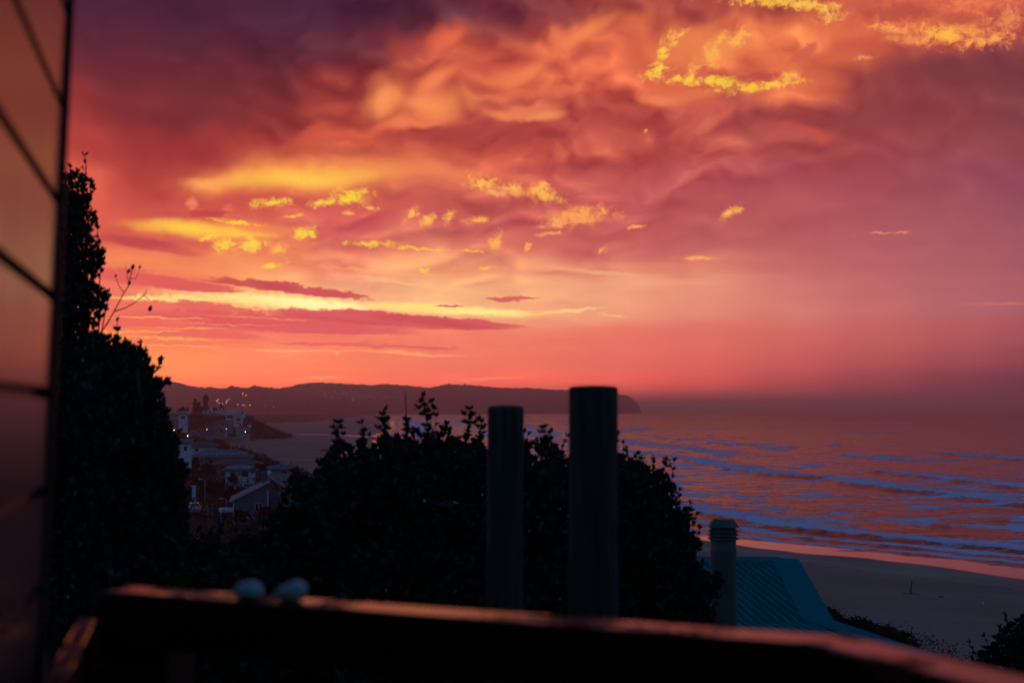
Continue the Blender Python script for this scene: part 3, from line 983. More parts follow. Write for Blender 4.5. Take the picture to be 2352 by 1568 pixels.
def gable(root, w, d, h, rh, wall, roof, ridge='x', ov=0.45, base=-4.0, th=0.22, off=(0, 0), z0=0.0, fascia=True):
    """walls with gables and a pitched roof; front at local -y"""
    ox, oy = off
    m = MB()
    if ridge == 'x':
        prof = [(oy - d / 2, base), (oy + d / 2, base), (oy + d / 2, z0 + h), (oy, z0 + h + rh), (oy - d / 2, z0 + h)]
        m.prism(prof, 'x', ox - w / 2, ox + w / 2)
    else:
        prof = [(ox - w / 2, base), (ox + w / 2, base), (ox + w / 2, z0 + h), (ox, z0 + h + rh), (ox - w / 2, z0 + h)]
        m.prism(prof, 'y', oy - d / 2, oy + d / 2)
    m.build('wall', wall, root)
    half = (d if ridge == 'x' else w) / 2
    sl = rh / half
    e = half + ov
    c = oy if ridge == 'x' else ox
    zt, ze = z0 + h + rh + 0.02, z0 + h - sl * ov + 0.02
    pr = [(c - e, ze), (c, zt), (c + e, ze), (c + e, ze + th), (c, zt + th), (c - e, ze + th)]
    r = MB()
    if ridge == 'x':
        r.prism(pr, 'x', ox - w / 2 - ov, ox + w / 2 + ov)
    else:
        r.prism(pr, 'y', oy - d / 2 - ov, oy + d / 2 + ov)
    ro = r.build('roof', roof, root)
    if fascia and ridge == 'y':
        f = MB()
        yb = oy - d / 2 - ov
        for s_ in (-1, 1):
            f.hexa([(c + s_ * 0.0, yb - 0.06, zt - 0.05), (c + s_ * e, yb - 0.06, ze - 0.05), (c + s_ * e, yb - 0.005, ze - 0.05), (c, yb - 0.005, zt - 0.05),
                    (c, yb - 0.06, zt + th + 0.04), (c + s_ * e, yb - 0.06, ze + th + 0.04), (c + s_ * e, yb - 0.005, ze + th + 0.04), (c, yb - 0.005, zt + th + 0.04)])
        f.build('bargeboard', M['trim'], ro)
    return ro


def on_ground(px, py):
    """where the line of sight of a picture point meets the ground"""
    d = ray(px, py)
    Y = 60.0
    while Y < 4000 and EYE + d[2] / d[1] * Y > gz(d[0] / d[1] * Y, Y):
        Y += 0.5
    return (d[0] / d[1] * Y, Y, EYE + d[2] / d[1] * Y)


def yaw(loc):
    return -math.atan2(loc[0], loc[1])


def place(px, py, Y, dz=0.0):
    p = at(px, py, Y)
    return (p.x, p.y, p.z + dz)


# white house with an arched bay, far left on the headland
L_ = place(415, 975, 900)
t = thing('beach_house', 'white two storey house with an arched bay, leftmost on the headland', 'house', L_, yaw(L_))
MB().box(-6.4, 4.6, 0, 7, -5, 7.3).build('wall', M['grey'], t)
m = MB().box(-6.4, 5.2, -1.2, 7.3, 7.35, 7.75)
m.box(3.9, 5.2, -1.25, -0.2, 6.2, 7.33).build('flat_roof', M['white'], t)
arch = [(-1.4, -5), (4.2, -5), (4.2, 4.9), (3.8, 5.7), (2.9, 6.3), (1.4, 6.55), (-0.1, 6.3), (-1.0, 5.7), (-1.4, 4.9)]
MB().prism(arch, 'y', -2.6, -0.01).build('arched_bay', M['white'], t)
w_ = MB().prism([(0.0, 3.7), (2.6, 3.7), (2.6, 5.3), (1.9, 5.75), (1.3, 5.85), (0.7, 5.75), (0.0, 5.3)], 'y', -2.68, -2.55).build('window', M['frame'], t)
MB().prism([(0.12, 3.82), (2.48, 3.82), (2.48, 5.2), (1.9, 5.6), (1.3, 5.7), (0.7, 5.6), (0.12, 5.2)], 'y', -2.72, -2.681).build('pane', M['pane'], w_)
for xx in (-5.2, -2.9):
    add_window(t, xx, 6.0, 1.7, 1.5, 0.0, M['trim'], 1, far=True)
for xx in (-6.35, -4.1, -1.9):
    MB().box(xx, xx + 0.22, -1.1, -0.88, 3.9, 7.34).build('post', M['white'], t)
MB().box(-6.4, -1.5, -1.15, -0.02, 3.6, 3.9).build('balcony', M['white'], t)
for xx in (-5.0, -1.4):
    MB().box(xx, xx + .8, 1, 1.8, 7.76, 8.75).build('chimney', M['cream'], t)
add_window(t, 3.3, 0.4, 0.7, 1.6, -2.6, M['trim'], 0, far=True)

# long low white house on the crest
L_ = place(487, 951, 1080)
t = thing('beach_house', 'long low white flat roofed house on the crest of the headland, below the tallest pine', 'house', L_, yaw(L_))
MB().box(-6.6, 8.2, 0, 8, -6, 2.9).build('wall', M['white'], t)
MB().box(-12.5, 6.3, -1.0, 8.4, 0.2, 0.55).build('flat_roof', M['sheet'], t)
MB().box(6.3, 8.25, -1.2, 1.2, 2.9, 4.6).build('chimney', M['white'], t)
MB().box(-0.9, 0.6, 1.5, 3, 2.92, 4.6).build('chimney', M['white'], t)
for xx in (-4.6, -1.6, 1.6):
    add_window(t, xx, 1.8, 2.0, 1.0, 0.0, M['frame'], 1, far=True)

# the big white modern house
L_ = place(543, 980, 1010)
t = thing('beach_house', 'white modern house of stacked boxes on tall columns, right end of the headland', 'house', L_, yaw(L_))
m = MB().box(-7.6, 4.6, 1, 10, 3.0, 9.3)
m.build('wall', M['white'], t)
MB().box(-7.3, 2.0, -1.6, 10.2, 9.32, 11.4).build('upper_storey', M['white'], t)
MB().box(2.02, 6.2, -1.0, 9.8, 6.3, 11.35).build('stair_tower', M['white'], t)
MB().box(-9.0, -1.0, -1.4, 0.98, 8.2, 9.2).build('balcony', M['white'], t)
for xx in (-1.3, 3.3):
    MB().box(xx, xx + 0.9, -1.3, -0.4, -4, 9.3).build('column', M['white'], t)
MB().box(-2.6, 4.8, -0.35, 10, -5, 3.0).build('lower_storey', M['grey'], t)
add_window(t, 4.0, 9.9, 1.6, 1.8, -1.0, M['frame'], 1, far=True)
add_window(t, -4.6, 7.0, 4.2, 1.8, 1.0, M['frame'], 2, far=True)
add_window(t, 1.2, 5.2, 2.8, 2.2, 1.0, M['frame'], 1, far=True)

# houses stepping down in front of it
L_ = place(508, 982, 960)
t = thing('beach_house', 'grey house with a low pitched roof and two dark openings below the white modern house', 'house', L_, yaw(L_))
gable(t, 11.5, 8, 3.1, 1.7, M['grey'], M['tile'], 'x', off=(2, 4))
for xx in (-1.2, 1.9):
    add_window(t, xx, 1.6, 2.0, 1.4, 0.0, M['frame'], 0, far=True)
L_ = place(497, 993, 920)
t = thing('beach_house', 'grey headland house with a white edged front gable and white corner post', 'house', L_, yaw(L_))
gable(t, 13, 8, 3.0, 2.2, M['grey'], M['tile'], 'x', off=(0, 5))
gable(t, 6.6, 5, 2.7, 1.9, M['grey'], M['tile'], 'y', off=(1.6, -1.6))
MB().box(4.6, 5.0, -4.0, -3.6, -2.5, 3.4).build('post', M['white'], t)
MB().box(6.2, 6.5, -4, -3.7, 0.21, 3.2).build('post', M['white'], t)
MB().box(5.9, 6.8, -4.2, -3.4, -3, 0.2).build('plinth', M['white'], t)
add_window(t, 3.2, 1.3, 1.2, 2.2, -4.1, M['frame'], 0, far=True)
add_window(t, 0.5, 1.2, 0.9, 1.2, -4.1, M['frame'], 0, far=True)
L_ = place(560, 996, 950)
t = thing('beach_house', 'pale house with dark windows and a small red roof, lowest by the beach end', 'house', L_, yaw(L_))
MB().box(-5.2, 3.9, 0, 8, -6, 4.3).build('wall', M['cream'], t)
MB().box(-6.5, -3.2, -1.1, 4, 4.6, 6.6).build('white_block', M['white'], t)
r = MB().prism([(-3.1, 4.35), (0.6, 4.35), (-0.3, 5.9), (-2.3, 5.9)], 'y', 0.5, 4.5).build('red_roof', M['redtile'], t)
MB().prism([(0.7, 4.35), (4.4, 3.2), (4.4, 3.5), (0.7, 5.2)], 'y', -0.4, 8.2).build('roof', M['tile'], t)
MB().box(2.5, 5.0, -1.6, -0.02, 4.6, 6.0).build('balcony', M['white'], t)
for xx, zz in ((-1.2, 1.1), (2.6, 0.9), (-1.2, 3.6), (0.5, 1.1)):
    add_window(t, xx, zz, 1.1, 2.0 if zz < 2 else 0.9, 0.0, M['frame'], 0, far=True)
MB().hexa([(-15, -6, -4), (0, -5, -7.5), (0, -4.6, -7.5), (-15, -5.6, -4), (-15, -6, 0.2), (0, -5, -3.6), (0, -4.6, -3.6), (-15, -5.6, 0.2)]).build('garden_wall', M['grey'], t)
L_ = place(573, 966, 1090)
t = thing('beach_house', 'dark brown house half hidden at the right end of the headland', 'house', L_, yaw(L_))
MB().box(-3.4, 3.6, 0, 7, -5, 3.8).build('wall', M['brown'], t)
MB().box(-3.9, 4.1, -0.8, 7.4, 3.82, 4.2).build('flat_roof', M['frame'], t)
add_window(t, -1.2, 1.9, 2.2, 1.2, 0.0, M['cream'], 1, far=True)
L_ = place(455, 1008, 800)
t = thing('beach_house', 'grey gabled house with a lit lamp on its wall, below the headland', 'house', L_, yaw(L_))
gable(t, 12, 8, 2.8, 2.4, M['grey'], M['tile'], 'x', off=(2.5, 4))
gable(t, 6.0, 5, 2.8, 1.8, M['grey'], M['tile'], 'y', off=(-2.4, -1.6))
for xx in (-3.2, -1.6):
    add_window(t, xx, 1.5, 1.0, 1.1, -4.1, M['frame'], 0, far=True)
MB().box(-5.9, -5.5, -4.4, -4.1, 1.5, 2.2).build('wall_lamp', M['lampc'], t)
L_ = place(464, 968, 1000)
t = thing('garden_wall', 'low pale boundary wall among dark bushes on the headland', 'wall', L_, yaw(L_))
MB().hexa([(-4.5, 0, -3), (4.5, 0, -3), (4.5, 0.4, -3), (-4.5, 0.4, -3), (-4.5, 0, 0.9), (4.5, 0, 0.1), (4.5, 0.4, 0.1), (-4.5, 0.4, 0.9)]).build('wall', M['white'], t)
L_ = place(537.5, 1013, 880)
t = thing('lifeguard_hut', 'small yellow hut on the sand below the headland', 'hut', L_, yaw(L_))
my = mat('yellow_paint', (0.55, 0.26, 0.02), 0.6, var=0.1)
MB().box(-1.2, 1.2, 0, 2, -2.0, 1.7).build('wall', my, t)
MB().box(-1.5, 2.6, -0.4, 2.4, 1.7, 1.95).build('roof', my, t)
add_window(t, 0.1, 0.7, 0.9, 0.8, 0.0, M['frame'], 0, far=True)

# ------------------------------------------------------------------ nearer houses, roofs seen from above
def solar(root, roof, pts, nx, ny, w, h):
    pass


def hip_house(label, L_, w, d, h, rh, wall, roof, base=-5, ov=0.7, panels=None, glow=False):
    t = thing('beach_house', label, 'house', L_, yaw(L_))
    MB().box(-w / 2, w / 2, 0, d, base, h).build('wall', wall, t)
    x, y0, y1 = w / 2 + ov, -ov, d + ov
    r = min(d / 2 + ov, w / 2) * 0.95
    zc = h + rh
    vs = [(-x, y0, h), (x, y0, h), (x, y1, h), (-x, y1, h), (-x + r, (y0 + y1) / 2, zc), (x - r, (y0 + y1) / 2, zc),
          (-x, y0, h - 0.25), (x, y0, h - 0.25), (x, y1, h - 0.25), (-x, y1, h - 0.25)]
    fs = [(0, 1, 5, 4), (1, 2, 5), (2, 3, 4, 5), (3, 0, 4), (6, 7, 1, 0), (7, 8, 2, 1), (8, 9, 3, 2), (9, 6, 0, 3), (9, 8, 7, 6)]
    ro = MB().add(vs, fs).build('roof', roof, t)
    if panels:
        n, pw, z0 = panels
        a = Vector((-x, y0, h)); s = Vector((0, (y1 - y0) / 2, rh)); ln = s.length; s /= ln
        nn = Vector((0, -s.z, s.y))
        for k in range(n):
            xx = (k - (n - 1) / 2) * (pw + 0.05)
            p0 = Vector((xx - pw / 2, y0, h)) + s * (ln * z0) + nn * 0.05
            u = Vector((pw, 0, 0)); v = s * min(1.7, ln * (0.95 - z0)); q = nn * 0.05
            f = MB().hexa([p0, p0 + u, p0 + u + v, p0 + v, p0 + q, p0 + u + q, p0 + u + v + q, p0 + v + q]).build('solar_panel', M['steel'], ro)
            a_ = p0 + q * 1.1 + Vector((0.05, 0, 0)) + s * 0.05
            u2 = Vector((pw - 0.1, 0, 0)); v2 = v - s * 0.1
            MB().hexa([a_, a_ + u2, a_ + u2 + v2, a_ + v2, a_ + nn * .01, a_ + u2 + nn * .01, a_ + u2 + v2 + nn * .01, a_ + v2 + nn * .01]).build('glass', M['solar'], f)
    return t


L_ = place(508, 1066, 420, 0)
t = hip_house('long house with a wide hipped roof covered in a row of solar panels', L_, 17.5, 9, 2.2, 2.2, M['grey'], M['sheet'], panels=(12, 1.25, 0.25))
for xx in (-6, -3, 2, 5):
    add_window(t, xx, 0.9, 1.5, 1.2, 0.0, M['trim'], 1)
MB().tube([(3, 6, 3.5), (3, 6, 4.9)], 0.05).build('vent_pipe', M['steel'], t)
d_ = MB().lathe([(0.05, 0), (0.3, 0.06), (0.42, 0.16)], 14, (-1.2, -0.2, 2.7)).build('satellite_dish', M['white'], t)
L_ = place(548, 1083, 330)
t = hip_house('brown house with a dark low roof edge glinting orange, behind the palm tree', L_, 10.2, 7, 1.8, 1.1, M['brown'], M['tile'])
for xx in (-3.2, 0, 3.2):
    add_window(t, xx, 0.6, 1.4, 1.0, 0.0, M['frame'], 1)
L_ = place(552, 1094, 300)
t = hip_house('low white walled house with solar panels on its roof, left of the palm tree', L_, 6.2, 5, 1.4, 1.2, M['white'], M['sheet'], panels=(5, 1.1, 0.15))
add_window(t, 1.0, 0.5, 1.3, 1.0, 0.0, M['frame'], 1)
add_window(t, -1.6, 0.5, 0.9, 0.9, 0.0, M['frame'], 0)
L_ = place(644, 1090, 310)
t = hip_house('small house with a plain grey hipped roof, right of the palm tree', L_, 6.0, 5, 1.3, 0.9, M['cream'], M['sheet'])
add_window(t, 0.8, 0.5, 1.2, 0.8, 0.0, M['trim'], 1)
L_ = place(424, 1040, 380)
t = thing('beach_house', 'narrow white walled house end seen through the edge of the leafy tree', 'house', L_, yaw(L_))
gable(t, 3.6, 7, 2.6, 0.9, M['white'], M['sheet'], 'x', off=(0, 3.5))
add_window(t, 0.2, 1.2, 0.8, 1.2, 0.0, M['frame'], 0)
L_ = place(466, 1040, 470)
t = hip_house('house with a brown tiled hipped roof and a white end wall behind the solar panels', L_, 9, 7, 2.2, 1.8, M['white'], M['tile'])
add_window(t, -2, 1, 1.4, 1.2, 0.0, M['trim'], 1)

# the nearest house: grey clapboard gable, white edges, chimney with a dish
L_ = place(570, 1192, 200)
t = thing('clapboard_house', 'grey blue clapboard house with white roof edges and a chimney, nearest in the dunes', 'house', L_, yaw(L_))
t.scale = (200 / 170,) * 3
clap = mat('grey_clapboard', (0.07, 0.125, 0.17), 0.85, spec=0.1, var=0.08, scale=1.0)
m = MB().prism([(-1.7, -4), (2.3, -4), (2.3, 4.35), (-1.7, 2.35)], 'y', 0, 6)
for k in range(18):
    zz = -0.2 + k * 0.15
    m.box(-1.72, 2.28, -0.018, 0.0, zz, zz + 0.13)
m.build('wall', clap, t)
r = MB().hexa([(-2.15, -0.5, 2.1), (2.45, -0.5, 4.4), (2.45, 6.4, 4.4), (-2.15, 6.4, 2.1), (-2.15, -0.5, 2.32), (2.45, -0.5, 4.62), (2.45, 6.4, 4.62), (-2.15, 6.4, 2.32)]).build('roof', M['sheet'], t)
MB().hexa([(-2.2, -0.56, 2.05), (2.45, -0.56, 4.36), (2.45, -0.51, 4.36), (-2.2, -0.51, 2.05), (-2.2, -0.56, 2.36), (2.45, -0.56, 4.66), (2.45, -0.51, 4.66), (-2.2, -0.51, 2.36)]).build('bargeboard', M['trim'], r)
MB().hexa([(2.2, 1.0, 4.9), (5.6, 1.0, 2.6), (5.6, 7.4, 2.6), (2.2, 7.4, 4.9), (2.2, 1.0, 5.1), (5.6, 1.0, 2.8), (5.6, 7.4, 2.8), (2.2, 7.4, 5.1)]).build('back_roof', M['sheet'], t)
MB().prism([(2.32, -4), (5.2, -4), (5.2, 2.7), (2.32, 3.4)], 'y', 1.3, 6).build('side_wing', clap, t)
w2 = MB().prism([(3.4, 2.6), (6.8, 2.6), (6.8, 2.9), (5.1, 3.9), (3.4, 2.9)], 'y', -0.8, 1.2).build('porch_gable', M['sheet'], t)
MB().prism([(3.7, -3), (6.5, -3), (6.5, 2.58), (3.7, 2.58)], 'y', -0.4, 1.2).build('porch_wall', clap, t)
ch = MB().box(1.55, 2.25, 2.0, 2.9, 3.9, 5.35).box(1.48, 2.32, 1.93, 2.97, 5.35, 5.5).build('chimney', clap, t)
ds = MB().lathe([(0.04, 0), (0.2, 0.03), (0.27, 0.1)], 14).build('satellite_dish', M['white'], t)
ds.location = (2.45, 1.9, 5.45)
ds.rotation_euler = (rad(70), 0, 0)
MB().box(-1.8, -1.66, -0.09, 0.05, -4, 2.3).box(2.2, 2.36, -0.09, 0.05, -4, 3.4).box(-1.65, 2.19, -0.07, -0.005, 0.1, 0.26).build('corner_board', M['trim'], t)
add_window(t, 5.4, 1.2, 1.0, 1.3, -0.4, M['trim'], 1)
add_window(t, 1.2, 1.4, 0.9, 1.1, -0.02, M['trim'], 1)
bc = MB().box(-3.4, -1.8, -1.4, 1.2, 1.15, 1.35).box(-3.45, -1.75, -1.5, -1.4, 1.0, 1.4)
bc.box(-3.2, -3.05, -1.3, -1.15, -3, 1.14).build('awning', M['white'], t)

# parked car on the road, white pillar behind it
def wheel(parent, x, y, r, w):
    o = MB().lathe([(r * 0.62, -w / 2), (r, -w / 2 + 0.03), (r, w / 2 - 0.03), (r * 0.62, w / 2)], 20).build('wheel', mat('tyre', (0.02, 0.02, 0.02), 0.9), parent)
    o.rotation_euler = (0, rad(90), 0)
    o.location = (x, y, r)
    MB().lathe([(0.05, -w / 2 - 0.01), (r * 0.6, -w / 2 + 0.01), (r * 0.6, w / 2 - 0.01), (0.05, w / 2 + 0.01)], 16).build('rim', M['steel'], o)


L_ = on_ground(447, 1177)
car = thing('parked_car', 'white car parked nose on beside the white gate pillar', 'car', L_, yaw(L_) + 0.06)
paint = mat('white_car_paint', (0.50, 0.54, 0.60), 0.3, coat=0.5, var=0.04)
side = [(-2.05, 0.32), (2.05, 0.32), (2.1, 0.75), (1.95, 0.98), (1.0, 1.02), (0.55, 1.02), (-0.9, 1.0), (-2.0, 0.92), (-2.12, 0.7)]
MB().prism([(p[0], p[1]) for p in side], 'x', -0.86, 0.86).build('body', paint, car, bevel=0.05)
cab = MB()
cab.hexa([(-0.78, -1.0, 1.0), (0.78, -1.0, 1.0), (0.80, 1.9, 1.0), (-0.80, 1.9, 1.0), (-0.60, -0.25, 1.50), (0.60, -0.25, 1.50), (0.62, 1.5, 1.52), (-0.62, 1.5, 1.52)])
cab.build('cabin', paint, car, bevel=0.04)
MB().hexa([(-0.70, -0.99, 1.06), (0.70, -0.99, 1.06), (0.70, -0.93, 1.06), (-0.70, -0.93, 1.06), (-0.57, -0.36, 1.46), (0.57, -0.36, 1.46), (0.57, -0.28, 1.46), (-0.57, -0.28, 1.46)]).build('windscreen', M['pane'], car)
for sx in (-1, 1):
    MB().box(sx * 0.62 - 0.16, sx * 0.62 + 0.16, -2.13, -1.98, 0.66, 0.82).build('headlight', mat('headlight_glass', (0.5, 0.5, 0.55), 0.1), car)
    MB().box(sx * 0.98 - 0.1, sx * 0.98 + 0.1, -0.75, -0.6, 1.02, 1.16).build('wing_mirror', paint, car)
    for yy in (-1.3, 1.3):
        wheel(car, sx * 0.78, yy, 0.32, 0.2)
MB().box(-0.45, 0.45, -2.14, -2.0, 0.45, 0.62).build('grille', M['frame'], car)
pl = on_ground(445, 1165)
t = thing('gate_pillar', 'white rendered gate pillar behind the parked car', 'pillar', pl, yaw(pl))
MB().box(-0.3, 0.3, -0.3, 0.3, -3, 3.4).build('shaft', M['white'], t)
MB().box(-0.38, 0.38, -0.38, 0.38, 3.4, 3.55).build('cap', M['white'], t)
for q, (px_, sz) in enumerate(((475, 1.5), (486, 1.7))):
    pl = on_ground(px_, 1184)
    t = thing('gate_post', ('shorter' if q == 0 else 'taller') + ' grey gate post right of the parked car', 'gate post', pl, yaw(pl), 'pair of grey gate posts')
    MB().box(-0.2, 0.2, -0.2, 0.2, -3, sz).build('shaft', M['grey'], t)
    MB().box(-0.25, 0.25, -0.25, 0.25, sz, sz + 0.1).build('cap', M['grey'], t)


def street_light(px_, pyb, Y, h, label, lit=None):
    pl = on_ground(px_, pyb)
    h *= pl[1] / Y
    t = thing('street_lamp', label, 'street lamp', pl, yaw(pl), 'street lamps near the clapboard house')
    MB().tube([(0, 0, -3), (0, 0, h - 0.15), (-0.15, 0, h), (-0.6, 0, h + 0.05)], [0.06, 0.05, 0.04, 0.035]).build('pole', M['steel'], t)
    MB().box(-1.05, -0.5, -0.1, 0.1, h - 0.03, h + 0.12).build('lamp_head', M['white'], t)


street_light(519, 1184, 160, 1.9, 'unlit street lamp in front of the grey blue clapboard house')
street_light(470, 1180, 165, 4.0, 'taller unlit street lamp behind the gate posts')

# far houses scattered over the hillside above the bay
rng = random.Random(11)
spots = [(735, 893), (744, 897), (757, 899), (768, 896), (775, 903), (786, 901), (797, 899), (806, 906), (815, 904), (812, 912), (822, 909), (833, 908), (841, 911), (848, 907), (856, 910), (866, 906), (877, 909),
         (884, 909), (892, 911), (902, 908), (909, 911), (748, 905), (762, 909), (780, 911), (826, 916)]
first = None
for i, (x_, y_) in enumerate(spots):
    pl = place(x_, y_, 4960)
    if i in (0,):
        first = thing('hillside_house', 'tiny pale house on the far hillside across the bay', 'house', pl, yaw(pl), 'tiny pale houses on the far hillside')
        gable(first, 7.2, 7, 3.0, 2.0, M['cream'], M['tile'], 'x', base=-8, fascia=False)
    elif (x_, y_) == (812, 912):
        t = thing('apartment_block', 'slim pale tower block standing on the far hillside', 'building', pl, yaw(pl))
        MB().box(-5.2, 5.2, 0, 9, -14, 17).build('wall', M['white'], t)
        MB().box(-3.4, 3.4, -0.6, -0.01, 0, 15.6).build('balconies', M['grey'], t)
        MB().box(-5.6, 5.6, -0.8, 9.4, 17, 18).build('roof', M['grey'], t)
    else:
        c = copy_thing(first, pl, yaw(pl) + rng.uniform(-0.5, 0.5), (rng.uniform(0.7, 1.5), 1, rng.uniform(0.8, 1.5)))

# lit lamps: the town across the bay, and a few on the headland
def zp(zx, zy):          # reading taken from an enlargement of the picture
    return ((640 + zx / 4.9) / 1.7415, (1500 + zy / 4.9) / 1.7415)


far_l = None
for zx, zy, e in ((1145, 470, 1), (1115, 508, 1), (1160, 548, 1), (1130, 487, .7), (1228, 555, .8), (1320, 495, 1), (1300, 533, .9), (1301, 518, .6), (1365, 474, .8), (1622, 360, 1.1), (1682, 395, 1), (1632, 405, .7),
                  (1530, 574, .8), (1628, 580, .9), (1757, 587, 1.1), (2068, 607, .9), (2228, 618, .9), (1290, 562, .6), (1675, 588, .6)):
    a_, b_ = zp(zx, zy)
    pl = place(a_, b_, 3800)
    s_ = 0.48 * e
    if far_l is None:
        far_l = thing('street_lamp', 'tiny lit street lamp on the dark slope behind the pines', 'street lamp', pl, yaw(pl), 'lit street lamps on the slope across the bay')
        MB().tube([(0, 0, -9), (0, 0, -0.4)], [0.12, 0.1], 6).build('pole', M['steel'], far_l)
        MB().lathe([(0.5, -0.9), (1.0, -0.45), (1.1, 0), (0.9, 0.5), (0.3, 0.9)], 10).build('lamp_globe', M['lampw'], far_l)
        far_l.scale = (s_, s_, s_)
    else:
        copy_thing(far_l, pl, yaw(pl), (s_, s_, s_))
near_l = None
for zx, zy, lab in ((275, 1076, 'lit lamp below the white house with the arched bay'), (918, 1063, 'small lit lamp left of the gabled house on the headland'), (1298, 1055, 'faint lit lamp right of the white corner post'),
                    (1673, 1107, 'lit white lamp by the pale house nearest the beach'), (750, 1288, 'small lit lamp in the dark hollow above the solar roof')):
    a_, b_ = zp(zx, zy)
    pl = place(a_, b_, 800)
    s_ = 0.17 if zx in (275, 1673) else 0.10
    if near_l is None:
        near_l = thing('garden_lamp', lab, 'lamp', pl, yaw(pl), 'lit lamps among the headland houses')
        MB().tube([(0, 0, -10), (0, 0, -0.9)], [0.25, 0.2], 6).build('pole', M['steel'], near_l)
        MB().lathe([(0.5, -0.9), (1.0, -0.45), (1.1, 0), (0.9, 0.5), (0.3, 0.9)], 12).build('lamp_globe', M['lampw'], near_l)
        near_l.scale = (s_, s_, s_)
    else:
        copy_thing(near_l, pl, yaw(pl), (s_, s_, s_), lab)


# ------------------------------------------------------------------ plants
NPR = np.random.default_rng(5)


def leaves(centres, dirs, length, width, per, spread=0.9, rs=NPR, droop=0.15):
    """rosettes of folded leaves at the given points, pointing roughly along dirs; returns quads"""
    n = len(centres)
    c = np.repeat(centres, per, 0)
    d = np.repeat(dirs, per, 0)
    r = rs.normal(size=(n * per, 3))
    ax = d + spread * r / (np.linalg.norm(r, axis=1, keepdims=True) + 1e-9) * rs.uniform(0.5, 1.0, (n * per, 1))
    ax /= np.linalg.norm(ax, axis=1, keepdims=True) + 1e-9
    s = np.cross(ax, rs.normal(size=(n * per, 3)))
    s /= np.linalg.norm(s, axis=1, keepdims=True) + 1e-9
    L = (length * rs.uniform(0.6, 1.25, (n * per, 1)))
    Wd = (width * rs.uniform(0.7, 1.2, (n * per, 1)))
    nrm = np.cross(ax, s)
    base = c
    mid = c + ax * L * 0.55 + nrm * L * rs.uniform(-0.05, 0.12, (n * per, 1))
    tip = c + ax * L + nrm * L * rs.uniform(-0.25, 0.1, (n * per, 1)) - np.array([0, 0, 1]) * L * droop
    return np.stack([base, mid + s * Wd, tip, mid - s * Wd], 1)


def inside(poly, x, y):
    poly = np.array(poly, float)
    r = np.zeros(len(x), bool)
    j = len(poly) - 1
    for i in range(len(poly)):
        xi, yi = poly[i]
        xj, yj = poly[j]
        c = ((yi > y) != (yj > y)) & (x < (xj - xi) * (y - yi) / (yj - yi + 1e-12) + xi)
        r ^= c
        j = i
    return r


def dist_edge(poly, x, y):
    poly = np.array(poly, float)
    d = np.full(len(x), 1e9)
    for i in range(len(poly)):
        a, b = poly[i], poly[(i + 1) % len(poly)]
        ab = b - a
        t = np.clip(((x - a[0]) * ab[0] + (y - a[1]) * ab[1]) / (ab @ ab + 1e-9), 0, 1)
        d = np.minimum(d, np.hypot(x - a[0] - t * ab[0], y - a[1] - t * ab[1]))
    return d


